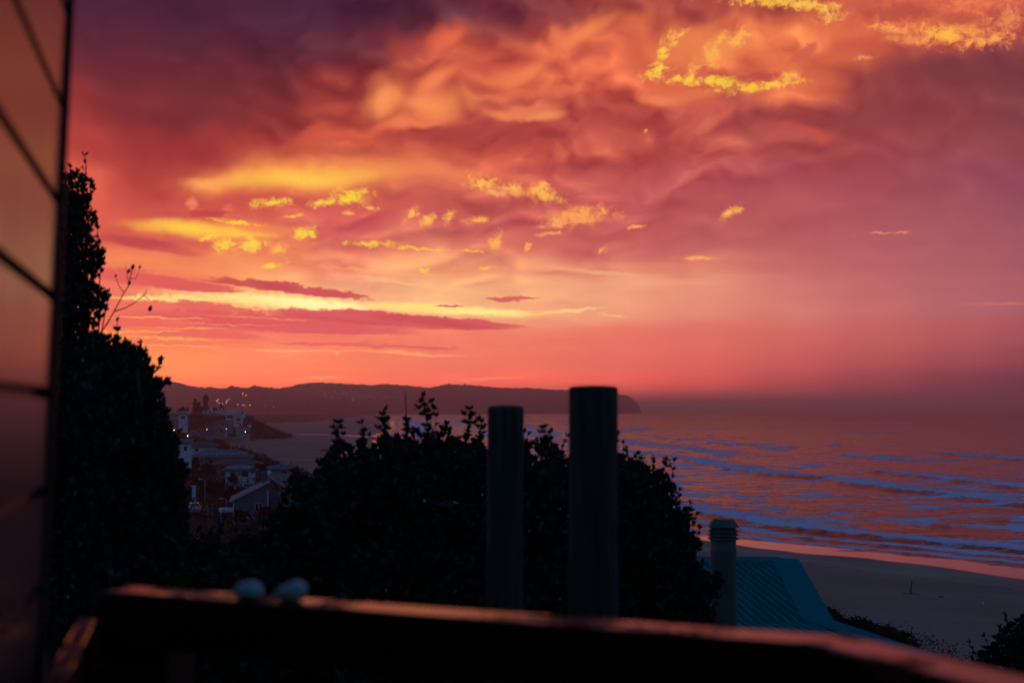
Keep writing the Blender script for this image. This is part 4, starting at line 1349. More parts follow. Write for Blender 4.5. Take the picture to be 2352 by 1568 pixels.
def bush(name, label, cat, outline, Y, depth, n, leaf, wid, m, per=7, seed=1, twigs=40, twig_len=0.35, gap=0.0, rim=45.0, stems=3, group=None, feet=None, foot_y=None):
    """a bush of its own size and depth standing at distance Y; the outline gives the shape of its crown"""
    rs = np.random.default_rng(seed)
    rr = random.Random(seed)
    P = np.array(outline, float)
    x0, y0 = P.min(0)
    x1, y1 = P.max(0)
    px = rs.uniform(x0, x1, n * 6)
    py = rs.uniform(y0, y1, n * 6)
    k = inside(outline, px, py)
    px, py = px[k], py[k]
    d = dist_edge(outline, px, py)
    pr = 0.45 + 0.55 * np.exp(-((d - 40) / 70.0) ** 2)
    kk = rs.random(len(d)) < pr
    px, py, d = px[kk], py[kk], d[kk]
    nz = fbm(px / 34, py / 34, 3, seed)
    keep = (nz > -0.55 + gap * np.clip(1.2 - d / rim, 0, 1)) | (d > rim * 1.6)
    px, py, d = px[keep][:n], py[keep][:n], d[keep][:n]
    half = depth * np.sqrt(np.clip(d / 260.0, 0.015, 1))
    yy = Y + rs.uniform(-1, 1, len(px)) * half
    C = np.array([tuple(at(a, b, Y)) for a, b in zip(px, py)])
    cen = C.mean(0)
    # keep each point's place in space: the crown is built at distance Y and then thickened
    C[:, 1] = yy
    dirs = C - (cen + np.array([0, 0, -0.6]))
    dirs /= np.linalg.norm(dirs, axis=1, keepdims=True)
    dirs = dirs * 0.7 + np.array([0, 0, 0.75])
    root_xy = feet or (float(cen[0]), Y)
    gzv = gz(root_xy[0], root_xy[1])
    root = thing(name, label, cat, (root_xy[0], root_xy[1], gzv), 0, group)
    org = np.array([root_xy[0], root_xy[1], gzv])
    q = leaves(C - org, dirs, leaf, wid, per, 0.95, rs)
    deep = d > 48
    q = np.concatenate([q, leaves(C[deep] - org + rs.normal(0, 0.05, (deep.sum(), 3)), dirs[deep], leaf * 1.5, wid * 1.9, 3, 1.2, rs)])
    # twigs standing out of the crown
    tw = MB()
    extra_c, extra_d = [], []
    edge = [(a, b) for a, b in outline]
    for _ in range(twigs):
        i = rr.randrange(len(C))
        p = Vector(C[i] - org)
        dr = Vector(dirs[i]).normalized()
        e = p + dr * twig_len * rr.uniform(0.4, 1.2)
        tw.tube([p - dr * 0.25, (p + e) / 2 + Vector((rr.uniform(-.02, .02),) * 3), e], [0.006, 0.005, 0.003], 4, False)
        for f in (1.0, 0.72, 0.45):
            extra_c.append(p.lerp(e, f))
            extra_d.append(dr)
    if extra_c:
        q = np.concatenate([q, leaves(np.array([tuple(v) for v in extra_c]), np.array([tuple(v) for v in extra_d]), leaf, wid, 5, 0.8, rs)])
    quad_mesh('crown', q, m, root)
    # stems
    st = MB()
    loc = C - org
    for s in range(stems):
        a = Vector((rr.uniform(-.25, .25), rr.uniform(-.2, .2), -0.3))
        tgt = Vector(loc[rr.randrange(len(loc))])
        mid = a.lerp(tgt, 0.5) + Vector((rr.uniform(-.2, .2), rr.uniform(-.2, .2), 0.3))
        st.tube([a, a.lerp(mid, .5) + Vector((0, 0, .2)), mid, tgt], [0.09, 0.07, 0.045, 0.015], 7)
        for _ in range(7):
            t2 = Vector(loc[rr.randrange(len(loc))])
            b0 = mid.lerp(tgt, rr.uniform(0, 0.8))
            st.tube([b0, b0.lerp(t2, 0.5) + Vector((0, 0, .1)), t2], [0.03, 0.02, 0.006], 5, False)
    st.v += []
    n0 = len(st.v)
    st.v += tw.v
    st.f += [tuple(i + n0 for i in f) for f in tw.f]
    st.s += tw.s
    st.build('trunk', M['bark'], root)
    return root


# tall leafy tree against the house wall
bush('leafy_tree', 'tall narrow tree of dark glossy leaves rising beside the house wall', 'tree',
     [(60, 330), (128, 325), (150, 318), (160, 345), (140, 365), (145, 410), (185, 398), (212, 425), (200, 470), (220, 500), (218, 545), (238, 585), (234, 610), (222, 650), (246, 680), (240, 720), (214, 760),
      (222, 800), (240, 830), (250, 900), (250, 1500), (60, 1500)], 13.5, 0.9, 7600, 0.062, 0.0125, M['leaf2'], 6, 3, 130, 0.26, 0.4, 26, 3)
bush('leafy_bush', 'broad dark leafy bush in front of the narrow tree, left of the headland houses', 'bush',
     [(180, 800), (215, 770), (262, 778), (280, 800), (300, 775), (325, 768), (330, 800), (352, 796), (352, 830), (372, 850), (384, 885), (366, 920), (382, 950), (386, 990), (412, 1030), (424, 1090), (412, 1130), (418, 1180),
      (440, 1225), (520, 1262), (600, 1330), (600, 1600), (150, 1600)], 12.0, 1.2, 9500, 0.066, 0.0135, M['leaf'], 6, 7, 170, 0.26, 0.6, 40, 4)
bush('leafy_bush', 'wide dark bush with leafy shoots standing behind the two round posts', 'bush',
     [(480, 1290), (560, 1232), (600, 1205), (640, 1180), (662, 1130), (676, 1080), (702, 1092), (735, 1066), (768, 1030), (790, 1018), (812, 1034), (850, 1004), (880, 988), (915, 1006), (950, 994), (985, 984), (1010, 1000), (1048, 994),
      (1075, 972), (1102, 982), (1112, 1008), (1160, 1006), (1215, 1020), (1248, 1010), (1275, 1028), (1300, 1042), (1380, 1042), (1420, 1060), (1440, 1600), (480, 1600)], 14.0, 1.5, 15000, 0.068, 0.0135, M['leaf'], 6, 12, 240, 0.30, 0.6, 40, 5)
bush('leafy_bush', 'dark rounded bush right of the tall post, brushing the round chimney', 'bush',
     [(1380, 1060), (1420, 1045), (1462, 1062), (1500, 1085), (1530, 1095), (1548, 1120), (1562, 1140), (1580, 1180), (1600, 1215), (1616, 1250), (1636, 1300), (1650, 1326), (1664, 1350), (1640, 1388), (1630, 1440), (1628, 1600), (1380, 1600)],
     16.5, 1.3, 8000, 0.072, 0.0145, M['leaf'], 6, 19, 150, 0.30, 0.6, 40, 4)
bush('leafy_bush', 'dark bush at the lower right corner beyond the handrail', 'bush',
     [(2225, 1600), (2240, 1520), (2275, 1490), (2300, 1455), (2320, 1430), (2345, 1425), (2380, 1400), (2480, 1410), (2500, 1600)], 22.0, 1.2, 1700, 0.085, 0.018, M['leaf'], 6, 23, 25, 0.3, 0.3, 30, 3)

# bare forked twig with seed heads beside the tree, and dry stalks above the middle bush
p0 = at(215, 785, 13.0)
t = thing('bare_branch', 'thin bare forked twig with a few seed heads leaning out beside the narrow tree', 'branch', p0)
def loc(px_, py_, Y_=13.0):
    return at(px_, py_, Y_) - p0
m = MB()
m.tube([loc(180, 900), loc(215, 785), loc(245, 745), loc(262, 715), loc(285, 672), loc(296, 655), loc(300, 632), loc(305, 615)], [.010, .008, .007, .006, .005, .0045, .004, .003], 6)
m.tube([loc(262, 715), loc(285, 708), loc(310, 695), loc(330, 678), loc(345, 690)], [.006, .005, .0045, .004, .003], 6)
m.tube([loc(285, 672), loc(272, 655), loc(266, 635)], [.004, .003, .002], 5)
m.tube([loc(296, 655), loc(292, 630), loc(288, 610)], [.004, .003, .002], 5)
m.tube([loc(300, 640), loc(312, 640), loc(322, 618)], [.004, .003, .002], 5)
m.tube([loc(330, 678), loc(338, 664)], [.003, .002], 5)
m.build('twig', M['bark'], t)
for (a, b_, r_) in ((305, 613, .022), (296, 622, .018), (297, 650, .018), (345, 708, .024), (321, 613, .014), (266, 633, .012)):
    o = MB().lathe([(0.004, -1.3 * r_), (r_ * .7, -r_ * .7), (r_ * .8, 0), (r_ * .5, r_ * .8), (0.003, 1.3 * r_)], 10).build('seed_head', M['bark'], t)
    o.location = loc(a, b_)
    o.rotation_euler = (0.4, 0.5, 0)

def shoot(label, path, Y_, heads, seed):
    p0 = at(path[0][0], path[0][1], Y_)
    t = thing('leafy_shoot', label, 'shoot', p0)
    P = [at(a, b_, Y_) - p0 for a, b_ in path]
    MB().tube(P, list(np.linspace(.009, .004, len(P))), 6).build('stem', M['bark'], t)
    rs = np.random.default_rng(seed)
    C = np.array([tuple(at(a, b_, Y_) - p0) for a, b_ in heads])
    C = np.concatenate([C] + [np.array([tuple(P[0].lerp(P[1], f))]) for f in (.1, .35, .6, .85)])
    q = leaves(C, np.tile(np.array([[0, 0, 1.0]]), (len(C), 1)), 0.072, 0.016, 9, 1.1, rs)
    quad_mesh('leaf_cluster', q, M['leaf'], t)


shoot('thin dry shoot standing straight above the middle bush', [(934, 1010), (933, 960), (931, 900)], 13.5, [(934, 990), (933, 970)], 1)
shoot('leafy shoot with several leaf heads rising above the middle bush', [(985, 1010), (980, 960), (972, 915)], 13.4, [(972, 912), (968, 925), (976, 935), (962, 940), (980, 948), (992, 925), (994, 940), (985, 960), (970, 955)], 2)
shoot('short thick leafy shoot left of the shorter post', [(1075, 1010), (1078, 970), (1077, 945)], 13.4, [(1077, 942), (1068, 955), (1088, 955), (1080, 965), (1098, 965), (1066, 972), (1090, 975)], 3)
shoot('leafy shoot between the two round posts', [(1256, 1040), (1254, 1010), (1250, 985)], 13.6, [(1250, 984), (1244, 995), (1262, 996), (1254, 1008), (1264, 1012)], 4)
shoot('leafy shoot second from the left end of the middle bush', [(835, 1050), (836, 1020), (838, 995)], 13.7, [(838, 992), (830, 1002), (847, 1003), (836, 1014), (828, 1018)], 11)
shoot('tall leafy shoot third from the left end of the middle bush', [(880, 1030), (882, 990), (881, 958)], 13.7, [(881, 954), (872, 966), (890, 968), (880, 978), (868, 985), (893, 988), (884, 1000)], 12)
shoot('leafy shoot leaning right at the centre of the middle bush', [(1005, 1030), (1012, 1000), (1022, 980)], 13.7, [(1022, 978), (1014, 988), (1028, 990), (1016, 1000), (1006, 1008)], 13)
shoot('small leafy shoot close to the shorter post', [(1100, 1030), (1103, 1000), (1106, 975)], 13.9, [(1106, 972), (1098, 984), (1110, 986), (1103, 998)], 14)
shoot('leafy shoot at the left end of the middle bush', [(770, 1050), (774, 1000), (775, 975)], 13.6, [(775, 972), (768, 985), (784, 985), (773, 998), (788, 1000)], 5)
shoot('thin leafy shoot on the crest of the right hand bush', [(1505, 1110), (1522, 1080), (1532, 1058)], 16, [(1532, 1058), (1526, 1068), (1520, 1082), (1536, 1072)], 6)
shoot('small leafy shoot above the bush just right of the tall post', [(1462, 1085), (1466, 1062), (1468, 1045)], 16, [(1468, 1044), (1463, 1054), (1472, 1056)], 7)


# tall island pines and round trees on the headland
def pine(px, pyt, pyb, Y, wpx, label, seed, col=False):
    b_, tp = at(px, pyb, Y), at(px, pyt, Y)
    h = tp.z - b_.z
    w = wpx * Y / F
    t = thing('island_pine', label, 'tree', (b_.x, b_.y, b_.z), 0, 'pines on the headland')
    MB().tube([(0, 0, -3), (0, 0, h * 0.5), (0, 0, h)], [h * 0.018, h * 0.011, h * 0.002], 7).build('trunk', M['bark'], t)
    rs = np.random.default_rng(seed)
    qs = []
    tiers = int(h / 0.8)
    for k in range(tiers):
        f = k / tiers
        z = h * (0.08 + 0.9 * f)
        if col:
            R = w / 2 * (0.75 + 0.3 * math.sin(f * 9 + seed)) * min(1, (1 - f) * 4 + 0.12)
        else:
            R = w / 2 * ((1 - f) ** 0.8 + 0.06) * (0.8 + 0.4 * rs.random())
        nb = 9
        for j in range(nb):
            th = 2 * math.pi * (j + rs.random()) / nb
            r = np.linspace(0.15, 1, 6)[:, None] * R * rs.uniform(0.7, 1.1)
            C = np.concatenate([np.cos(th) * r, np.sin(th) * r, z + 0.25 * r + rs.normal(0, 0.15, r.shape)], 1)
            D = np.tile(np.array([[math.cos(th) * .5, math.sin(th) * .5, 0.5]]), (6, 1))
            qs.append(leaves(C, D, 0.9 + 0.03 * h, 0.16 + 0.01 * h, 3, 0.9, rs))
    quad_mesh('crown', np.concatenate(qs), M['pine'], t)
    return t


pine(472, 906, 948, 1250, 11, 'tallest narrow pine above the white headland houses', 1, True)
pine(447.5, 926, 950, 1120, 11, 'shaggy pine, left one of the close pair on the crest', 2)
pine(457, 923, 950, 1100, 9, 'slim dark pine, right one of the close pair on the crest', 3)
pine(448, 915, 945, 1400, 7, 'faint hazy pine behind the close pair', 4, True)
pine(375.5, 928, 952, 1000, 7, 'small dark pine at the far left of the headland', 5, True)


def round_tree(px, pyt, pyb, Y, wpx, label, seed, name='round_tree', m='scrub', grp='round trees on the headland'):
    b_, tp = at(px, pyb, Y), at(px, pyt, Y)
    h = tp.z - b_.z
    w = wpx * Y / F
    t = thing(name, label, 'tree', (b_.x, b_.y, b_.z), 0, grp)
    rs = np.random.default_rng(seed)
    MB().tube([(0, 0, -2), (0.1, 0, h * .4), (-.1, 0, h * .8)], [h * .05, h * .035, h * .01], 7).build('trunk', M['bark'], t)
    cl = rs.normal(size=(9, 3)) * np.array([w * .22, w * .2, h * .16]) + np.array([0, 0, h * .62])
    P = []
    for c in cl:
        v = rs.normal(size=(60, 3))
        v /= np.linalg.norm(v, axis=1, keepdims=True)
        P.append(c + v * rs.uniform(.3, 1, (60, 1)) * np.array([w * .24, w * .24, h * .24]))
    P = np.concatenate(P)
    P[:, 2] = np.minimum(P[:, 2], h * (1 - 0.35 * (np.hypot(P[:, 0], P[:, 1]) / (w * .55)) ** 2))
    D = P - np.array([0, 0, h * .3])
    D /= np.linalg.norm(D, axis=1, keepdims=True)
    quad_mesh('crown', leaves(P, D, 0.05 * (w + h), 0.015 * (w + h), 4, 1.0, rs), M[m], t)


round_tree(420, 933, 952, 1050, 16, 'round dark tree, biggest on the headland crest', 1)
round_tree(431, 934, 950, 1060, 8, 'round dark tree just right of the biggest one', 2)
round_tree(410, 939, 954, 1040, 10, 'low round tree left of the biggest one', 3)
round_tree(508, 928, 948, 1150, 10, 'bushy tree behind the long low white house', 4)
round_tree(494, 934, 948, 1160, 12, 'faint bushy tree left of the one behind the long low house', 5)
round_tree(463, 933, 948, 1200, 8, 'small bushy tree beside the tallest pine', 6)
round_tree(566, 964, 978, 1060, 9, 'small dark tree beside the brown headland house', 7)

for i_, (px_, pyt_, pyb_, w_, lab_) in enumerate((
        (447, 1050, 1090, 30, 'dark tree against the left end of the solar panelled house'), (478, 1062, 1100, 34, 'broad dark tree below the solar panelled house'),
        (512, 1076, 1108, 30, 'dark tree left of the low white walled house'), (540, 1090, 1120, 34, 'low broad tree in front of the low white walled house'),
        (628, 1080, 1112, 30, 'dark tree right of the palm, before the plain grey roof'), (497, 1104, 1150, 40, 'round dark tree above the grey gate posts'),
        (464, 1092, 1140, 34, 'round dark tree right of the white gate pillar'), (528, 1118, 1160, 26, 'narrow dark tree at the left corner of the clapboard house'),
        (604, 1160, 1205, 44, 'dark shrub covering the foot of the clapboard house'), (556, 1172, 1208, 30, 'low shrub by the white awning of the clapboard house'))):
    yg_ = on_ground(px_, pyb_)[1] * (0.985 if i_ < 8 else 0.93)
    round_tree(px_, pyt_, pyb_, yg_, w_, lab_, 40 + i_, name='coast_tree', grp='dark trees among the near houses')

# palm between the low houses
b_ = at(596, 1100, 280)
t = thing('palm_tree', 'shaggy palm tree standing between the low solar roofed houses', 'tree', b_)
MB().tube([(0, 0, -3), (0.05, 0, 1.6), (0, 0, 2.5)], [.22, .16, .14], 8).build('trunk', M['bark'], t)
rs = np.random.default_rng(3)
qs = []
for k in range(46):
    th, el = rs.uniform(0, 2 * math.pi), rs.uniform(-0.3, 1.2)
    L = rs.uniform(1.1, 1.7)
    u = np.linspace(0.05, 1, 14)[:, None]
    C = np.concatenate([np.cos(th) * u * L * math.cos(el), np.sin(th) * u * L * math.cos(el), 2.5 + u * L * math.sin(el) - u ** 2 * L * 0.6], 1)
    qs.append(leaves(C, np.tile(np.array([[math.cos(th), math.sin(th), -0.2]]), (14, 1)), 0.35, 0.03, 4, 1.0, rs))
quad_mesh('crown', np.concatenate(qs), M['scrub'], t)

# coastal scrub: uncountable bushes over the dunes and slopes, one object
rs = np.random.default_rng(77)


def scrub(n, ymin, ymax, size, xlo, xhi, power=1.0):
    Y = ymin + (ymax - ymin) * rs.random(n) ** power
    X = edge_x(Y) - xlo - (xhi - xlo) * rs.random(n) ** 1.4 * np.minimum(1, 0.25 + Y / 400)
    vis = (X > -0.30 * Y - 12) & (X < 0.42 * Y + 6)
    X, Y = X[vis], Y[vis]
    L = edge_x(Y) - X + 5 * fbm(X / 22, Y / 30, 3, 5)
    k = L + 4 * fbm(X / 5, Y / 7, 3, 21) > np.where(Y < 250, 5.0, 0.5)
    k &= np.hypot(X, Y) > 9
    X, Y = X[k], Y[k]
    mound = np.maximum(0, fbm(X / 5.5, Y / 6.5, 3, 31) + 0.45)
    Z = ground_z(X, Y) + rs.random(len(X)) ** 0.7 * (0.35 + 1.9 * mound) * np.clip(Y / 60, .55, 1.6)
    C = np.stack([X, Y, Z], 1)
    D = rs.normal(size=C.shape) * 0.5 + np.array([0, 0, 0.8])
    D /= np.linalg.norm(D, axis=1, keepdims=True)
    sc = (size * np.clip(Y / 60, .5, 8) ** 0.6)
    q = leaves(C, D, 1.0, 0.28, 3, 1.0, rs)
    ctr = np.repeat(C, 3, 0)[:, None, :]
    return ctr + (q - ctr) * np.repeat(sc, 3)[:, None, None]


q = np.concatenate([scrub(30000, 10, 90, 0.16, 0, 80), scrub(80000, 70, 300, 0.11, 0, 110, 0.9), scrub(26000, 280, 800, 0.26, 0, 150), scrub(26000, 780, 1500, 0.28, 0, 110, 0.9)])
o = quad_mesh('coastal_scrub', q, M['scrub'], None)
o['kind'] = 'stuff'
tag(o, 'dark low coastal scrub covering the dunes and slopes', 'scrub')

# dune bush in front of the beach, right of the teal roof
def dune_bush(px, pyt, Y, w, label, seed):
    p = at(px, pyt, Y)
    g0 = gz(p.x, p.y)
    h = max(1.0, p.z - g0)
    t = thing('dune_bush', label, 'bush', (p.x, p.y, g0), 0, 'bushes along the dune edge')
    rs = np.random.default_rng(seed)
    n = 4200
    v = rs.normal(size=(n, 3))
    v /= np.linalg.norm(v, axis=1, keepdims=True)
    r = (0.6 + 0.4 * rs.random((n, 1))) * (1 + 0.16 * fbm(v[:, 0] * 2.6 + seed, v[:, 2] * 2.6 + v[:, 1], 3, seed))[:, None]
    C = v * r * np.array([w / 2, 2.4, h])
    C[:, 2] = np.abs(C[:, 2])
    quad_mesh('crown', leaves(C, v * 0.7 + np.array([0, 0, .5]), 0.22, 0.07, 5, 1.0, rs), M['scrub'], t)
    MB().tube([(0, 0, -.5), (.1, 0, h * .4), (0, .1, h * .8)], [.12, .08, .02], 6).build('trunk', M['bark'], t)


dune_bush(1890, 1393, 134, 5.4, 'dark dune bush touching the lower edge of the teal roof', 1)
dune_bush(1968, 1416, 128, 6.6, 'broad dark dune bush second from the teal roof', 2)
dune_bush(2034, 1438, 124, 6.0, 'dark dune bush third from the teal roof, ending the tall clump', 3)
dune_bush(2110, 1500, 119, 3.6, 'low dune bush beyond the tall clump', 4)
dune_bush(2195, 1524, 114, 4.0, 'lowest flat dune bush nearest the corner of the handrail', 5)


# ------------------------------------------------------------------ the neighbour's roof and round chimney
teal = mat('teal_roof_sheet', (0.003, 0.135, 0.150), 0.5, spec=0.0, var=0.1, scale=0.8)
teal2 = mat('teal_flashing', (0.003, 0.160, 0.185), 0.6, spec=0.0, var=0.06, scale=0.8)
YR = 30.0
# rib light and shade put into the sheet colour: crowns lighter, pans darker
N = NT(teal.node_tree)
tb = teal.node_tree.nodes['Principled BSDF']
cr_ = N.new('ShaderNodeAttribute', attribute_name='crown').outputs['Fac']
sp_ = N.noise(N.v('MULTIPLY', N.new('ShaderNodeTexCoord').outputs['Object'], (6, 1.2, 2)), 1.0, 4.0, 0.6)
rib_shade = N.m('MULTIPLY', cr_, N.step(sp_, 0.25, 0.7, 0.6, 1.0))
N.set(tb.inputs['Base Color'], N.mix(rib_shade, (0.003, 0.085, 0.100, 1), (0.006, 0.235, 0.250, 1)))
A = at(1560, 1290, YR)                         # ridge, far left
B = at(1790, 1290, YR)                         # ridge, right end
Ce = at(1862, 1432, YR - 4.6)                  # hip reaches the break
De = at(1985, 1475, YR - 6.4)                  # lower slope, right
roof = thing('neighbour_roof', 'teal corrugated metal roof of the neighbouring house beside the round chimney', 'roof', (A.x, A.y, A.z))
Bl, Cl, Dl = B - A, Ce - A, De - A
S1 = Vector((Cl.x - Bl.x, Cl.y, Cl.z - Bl.z))  # down the hip
down = Vector((0.62, -4.6 / 1.0, 0)).normalized()
fall = (Cl.z) / Cl.y                           # z per metre of y on the upper slope
run = -Cl.y
fall2 = (Dl.z - Cl.z) / (Dl.y - Cl.y)


def sheet(poly_x, y0, y1, zf, n, pitch=0.16, amp=0.075, slope_dx=0.0):
    """corrugated sheet between y0 and y1; poly_x(y) gives left and right limits"""
    m = MB()
    ny = 14
    yv = np.linspace(y0, y1, ny)
    vs, fs = [], []
    xl = min(poly_x(y)[0] for y in yv)
    xr = max(poly_x(y)[1] for y in yv)
    x00 = xl - slope_dx * max(yv) - 1.0
    cols = int((xr - xl + 3.0) / pitch * 8)
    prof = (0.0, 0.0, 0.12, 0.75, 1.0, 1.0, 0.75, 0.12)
    for j, y in enumerate(yv):
        a, b = poly_x(y)
        for i in range(cols + 1):
            x = x00 + pitch * i / 8 + slope_dx * y
            vs.append((min(max(x, a), b), y, zf(y) + amp * prof[i % 8]))
    for j in range(ny - 1):
        for i in range(cols):
            k = j * (cols + 1) + i
            fs.append((k, k + 1, k + cols + 2, k + cols + 1))
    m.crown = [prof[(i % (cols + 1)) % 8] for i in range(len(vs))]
    return m.add(vs, fs, True)


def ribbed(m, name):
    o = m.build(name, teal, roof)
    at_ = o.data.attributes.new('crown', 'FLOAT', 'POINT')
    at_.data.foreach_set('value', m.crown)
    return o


y_hip = lambda y: Bl.x + (Cl.x - Bl.x) * (y / Cl.y)
sl = -0.155
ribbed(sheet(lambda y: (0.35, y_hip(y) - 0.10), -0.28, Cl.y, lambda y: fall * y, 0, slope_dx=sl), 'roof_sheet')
y_hip2 = lambda y: Cl.x + (Dl.x - Cl.x) * ((y - Cl.y) / (Dl.y - Cl.y))
Ee = Cl + (Dl - Cl) * 1.9
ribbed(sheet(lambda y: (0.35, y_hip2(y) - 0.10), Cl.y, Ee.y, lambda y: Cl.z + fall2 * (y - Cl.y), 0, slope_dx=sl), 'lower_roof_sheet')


def strip(p, q, wd, th=0.05, lift=0.06):
    d = (q - p)
    s = Vector((-d.y, d.x, 0)).normalized() * wd
    u = Vector((0, 0, lift))
    w = Vector((0, 0, th))
    return [p + u, q + u, q + u - s, p + u - s, p + u + w, q + u + w, q + u - s + w, p + u - s + w]


MB().hexa([(0.35, -0.34, 0.0), (Bl.x, -0.34, 0.0), (Bl.x, 0.05, 0.06), (0.35, 0.05, 0.06), (0.35, -0.34, 0.055), (Bl.x, -0.34, 0.055), (Bl.x, 0.05, 0.11), (0.35, 0.05, 0.11)]).build('ridge_cap', teal2, roof)
hip = MB()
for (p, q) in ((Bl, Cl), (Cl, Ee)):
    d = (q - p).normalized()
    out = Vector((0.42, 0.05, -0.02))
    inn = Vector((-0.16, 0, 0.0))
    hip.hexa([p + inn + Vector((0, 0, .05)), p + out + Vector((0, 0, .05)), q + out + Vector((0, 0, .05)), q + inn + Vector((0, 0, .05)),
              p + inn + Vector((0, 0, .10)), p + out + Vector((0, 0, .08)), q + out + Vector((0, 0, .08)), q + inn + Vector((0, 0, .10))])
hip.build('hip_cap', teal2, roof)
# far slopes and walls beneath, so that it is a whole roof
eav = Ee
back = MB()
back.add([(0.35, 0.05, 0.04), (Bl.x + .3, 0.05, 0.04), (Bl.x + .5, 4.5, -2.6), (0.35, 4.5, -2.6)], [(0, 1, 2, 3)])
O_ = Vector((.38, 0.02, .03))
F_ = Vector((1.2, 0.9, -1.9))
back.add([tuple(p + O_ + k_) for p in (Bl, Cl, Ee) for k_ in (Vector((0, 0, 0)), F_)], [(0, 1, 3, 2), (2, 3, 5, 4)])
back.build('far_slope', teal, roof)
MB().box(0.4, Ee.x - 0.3, Ee.y + 0.4, 4.2, -7.5, Ee.z - 0.15).build('house_wall', M['grey'], roof)

chim_m = mat('weathered_flue', (0.09, 0.095, 0.095), 0.75, var=0.3, scale=1.5, bump=0.3, stretch=(1, 1, 0.35), col2=(0.16, 0.16, 0.155))
cap_m = mat('flue_cowl', (0.07, 0.075, 0.075), 0.6, var=0.25, scale=4)
CY = 22.5
cb = at(1663, 1530, CY)
ct = at(1663, 1232, CY)
t = thing('round_chimney', 'round pale chimney with a stack of louvred cowl rings beside the teal roof', 'chimney', (cb.x, cb.y, cb.z))
h = ct.z - cb.z
R = 29.5 * CY / F
MB().lathe([(R, -3), (R, h * 0.88), (R * 1.015, h * 0.885), (R * 1.015, h * 0.9), (R, h * 0.905), (R, h + 0.02)], 32).build('shaft', chim_m, t)
k = CY / F
for i in range(3):
    z = h + (i * 8.5 - 2) * k
    MB().lathe([(R * .92, z + 3 * k), (37 * k, z - 3.5 * k), (37 * k, z - 2.5 * k), (R * .92, z + 6.5 * k)], 8).build('louvre_ring', cap_m, t)
zc = h + 22 * k
MB().lathe([(R * .85, h), (R * .85, zc), ], 16).build('inner_flue', M['frame'], t)
MB().lathe([(37.5 * k, zc), (37.5 * k, zc + 1.5 * k), (25 * k, zc + 18 * k), (23 * k, zc + 19 * k)], 8).build('cowl_cap', cap_m, t)
for c_ in t.children:
    if c_.name.startswith(('cowl', 'louvre')):
        c_.data.polygons.foreach_set('use_smooth', [False] * len(c_.data.polygons))
        c_.rotation_euler = (0, 0, rad(22.5))

# ------------------------------------------------------------------ two round timber posts
pole_m = mat('tarred_pole', (0.040, 0.046, 0.040), 0.75, spec=0.2, var=0.6, scale=4, bump=0.9, stretch=(5, 5, 0.35))
for (px0, px1, pyt, Y, lab, tl) in ((1306.5, 1419, 889, 6.7, 'taller and thicker round timber post beyond the handrail', -1), (1120, 1203, 934, 7.6, 'shorter round timber post in front of the middle bush', 5)):
    a, b_ = at((px0 + px1) / 2, pyt, Y), at((px0 + px1) / 2 - tl * 1.4, 1560, Y)
    r = (px1 - px0) / 2 * Y / F
    gzv = gz(b_.x, b_.y)
    t = thing('timber_post', lab, 'post', (b_.x, b_.y, gzv), 0, 'round timber posts')
    top = a - Vector((b_.x, b_.y, gzv))
    m = MB()
    rr = random.Random(int(px0))
    ptsz = [Vector((0, 0, -0.4))] + [Vector((top.x * f + rr.uniform(-.003, .003), 0, top.z * f)) for f in (0.2, .4, .6, .8, .9, .97)] + [Vector((top.x, 0, top.z - 0.01)), Vector((top.x, 0, top.z))]
    m.tube(ptsz, [r * 1.06, r * 1.05, r * 1.04, r * 1.02, r * 1.01, r, r, r, r * 0.96], 28)
    m.build('shaft', pole_m, t)
    MB().lathe([(r * .955, 0.0005), (r * .7, 0.006), (r * .2, 0.008)], 24, tuple(top)).build('end_grain', pole_m, t)

# ------------------------------------------------------------------ the house wall at the left
VPX = 446.0
wall_az = math.atan((VPX - 1176) / F)
D = Vector((math.sin(wall_az), math.cos(wall_az), 0))          # along the boards, away from the camera
Nn = Vector((math.cos(wall_az), -math.sin(wall_az), 0))        # out of the wall, to the right
s_edge = 3.0
E0 = at(112, 905, 1.0) - Vector((0, 0, EYE))
E0 = Vector((E0.x, E0.y, 0)) * (s_edge / E0.y)                 # far corner of the wall, on plan
brd = mat('painted_board', (0.13, 0.085, 0.075), 0.28, spec=0.8, var=0.08, scale=1.2, bump=0.05, coat=0.0, stretch=(1, 1, 1))
brd.node_tree.nodes['Principled BSDF'].inputs['Specular Tint'].default_value = (1.0, 0.68, 0.60, 1)
joint = mat('dark_gap', (0.05, 0.03, 0.028), 0.5, spec=0.4)
trim_m = mat('dark_corner_trim', (0.018, 0.018, 0.020), 0.65, var=0.2, spec=0.2)
wroot = thing('house_wall', 'pale painted board wall of the house with dark joints, close at the left', 'wall', (E0.x, E0.y, 21.0), 0)
ux, uy = D, Nn


def wbox(m, a0, a1, n0, n1, z0, z1):
    """box along the wall (a from the far corner towards the camera, n out of the wall)"""
    c = []
    for z in (z0, z1):
        lean = (z - EYE) * 0.030
        for (a, n) in ((a0, n0), (a1, n0), (a1, n1), (a0, n1)):
            p = -D * a + Nn * (n + lean)
            c.append((p.x, p.y, z - 21.0))
    m.hexa(c)


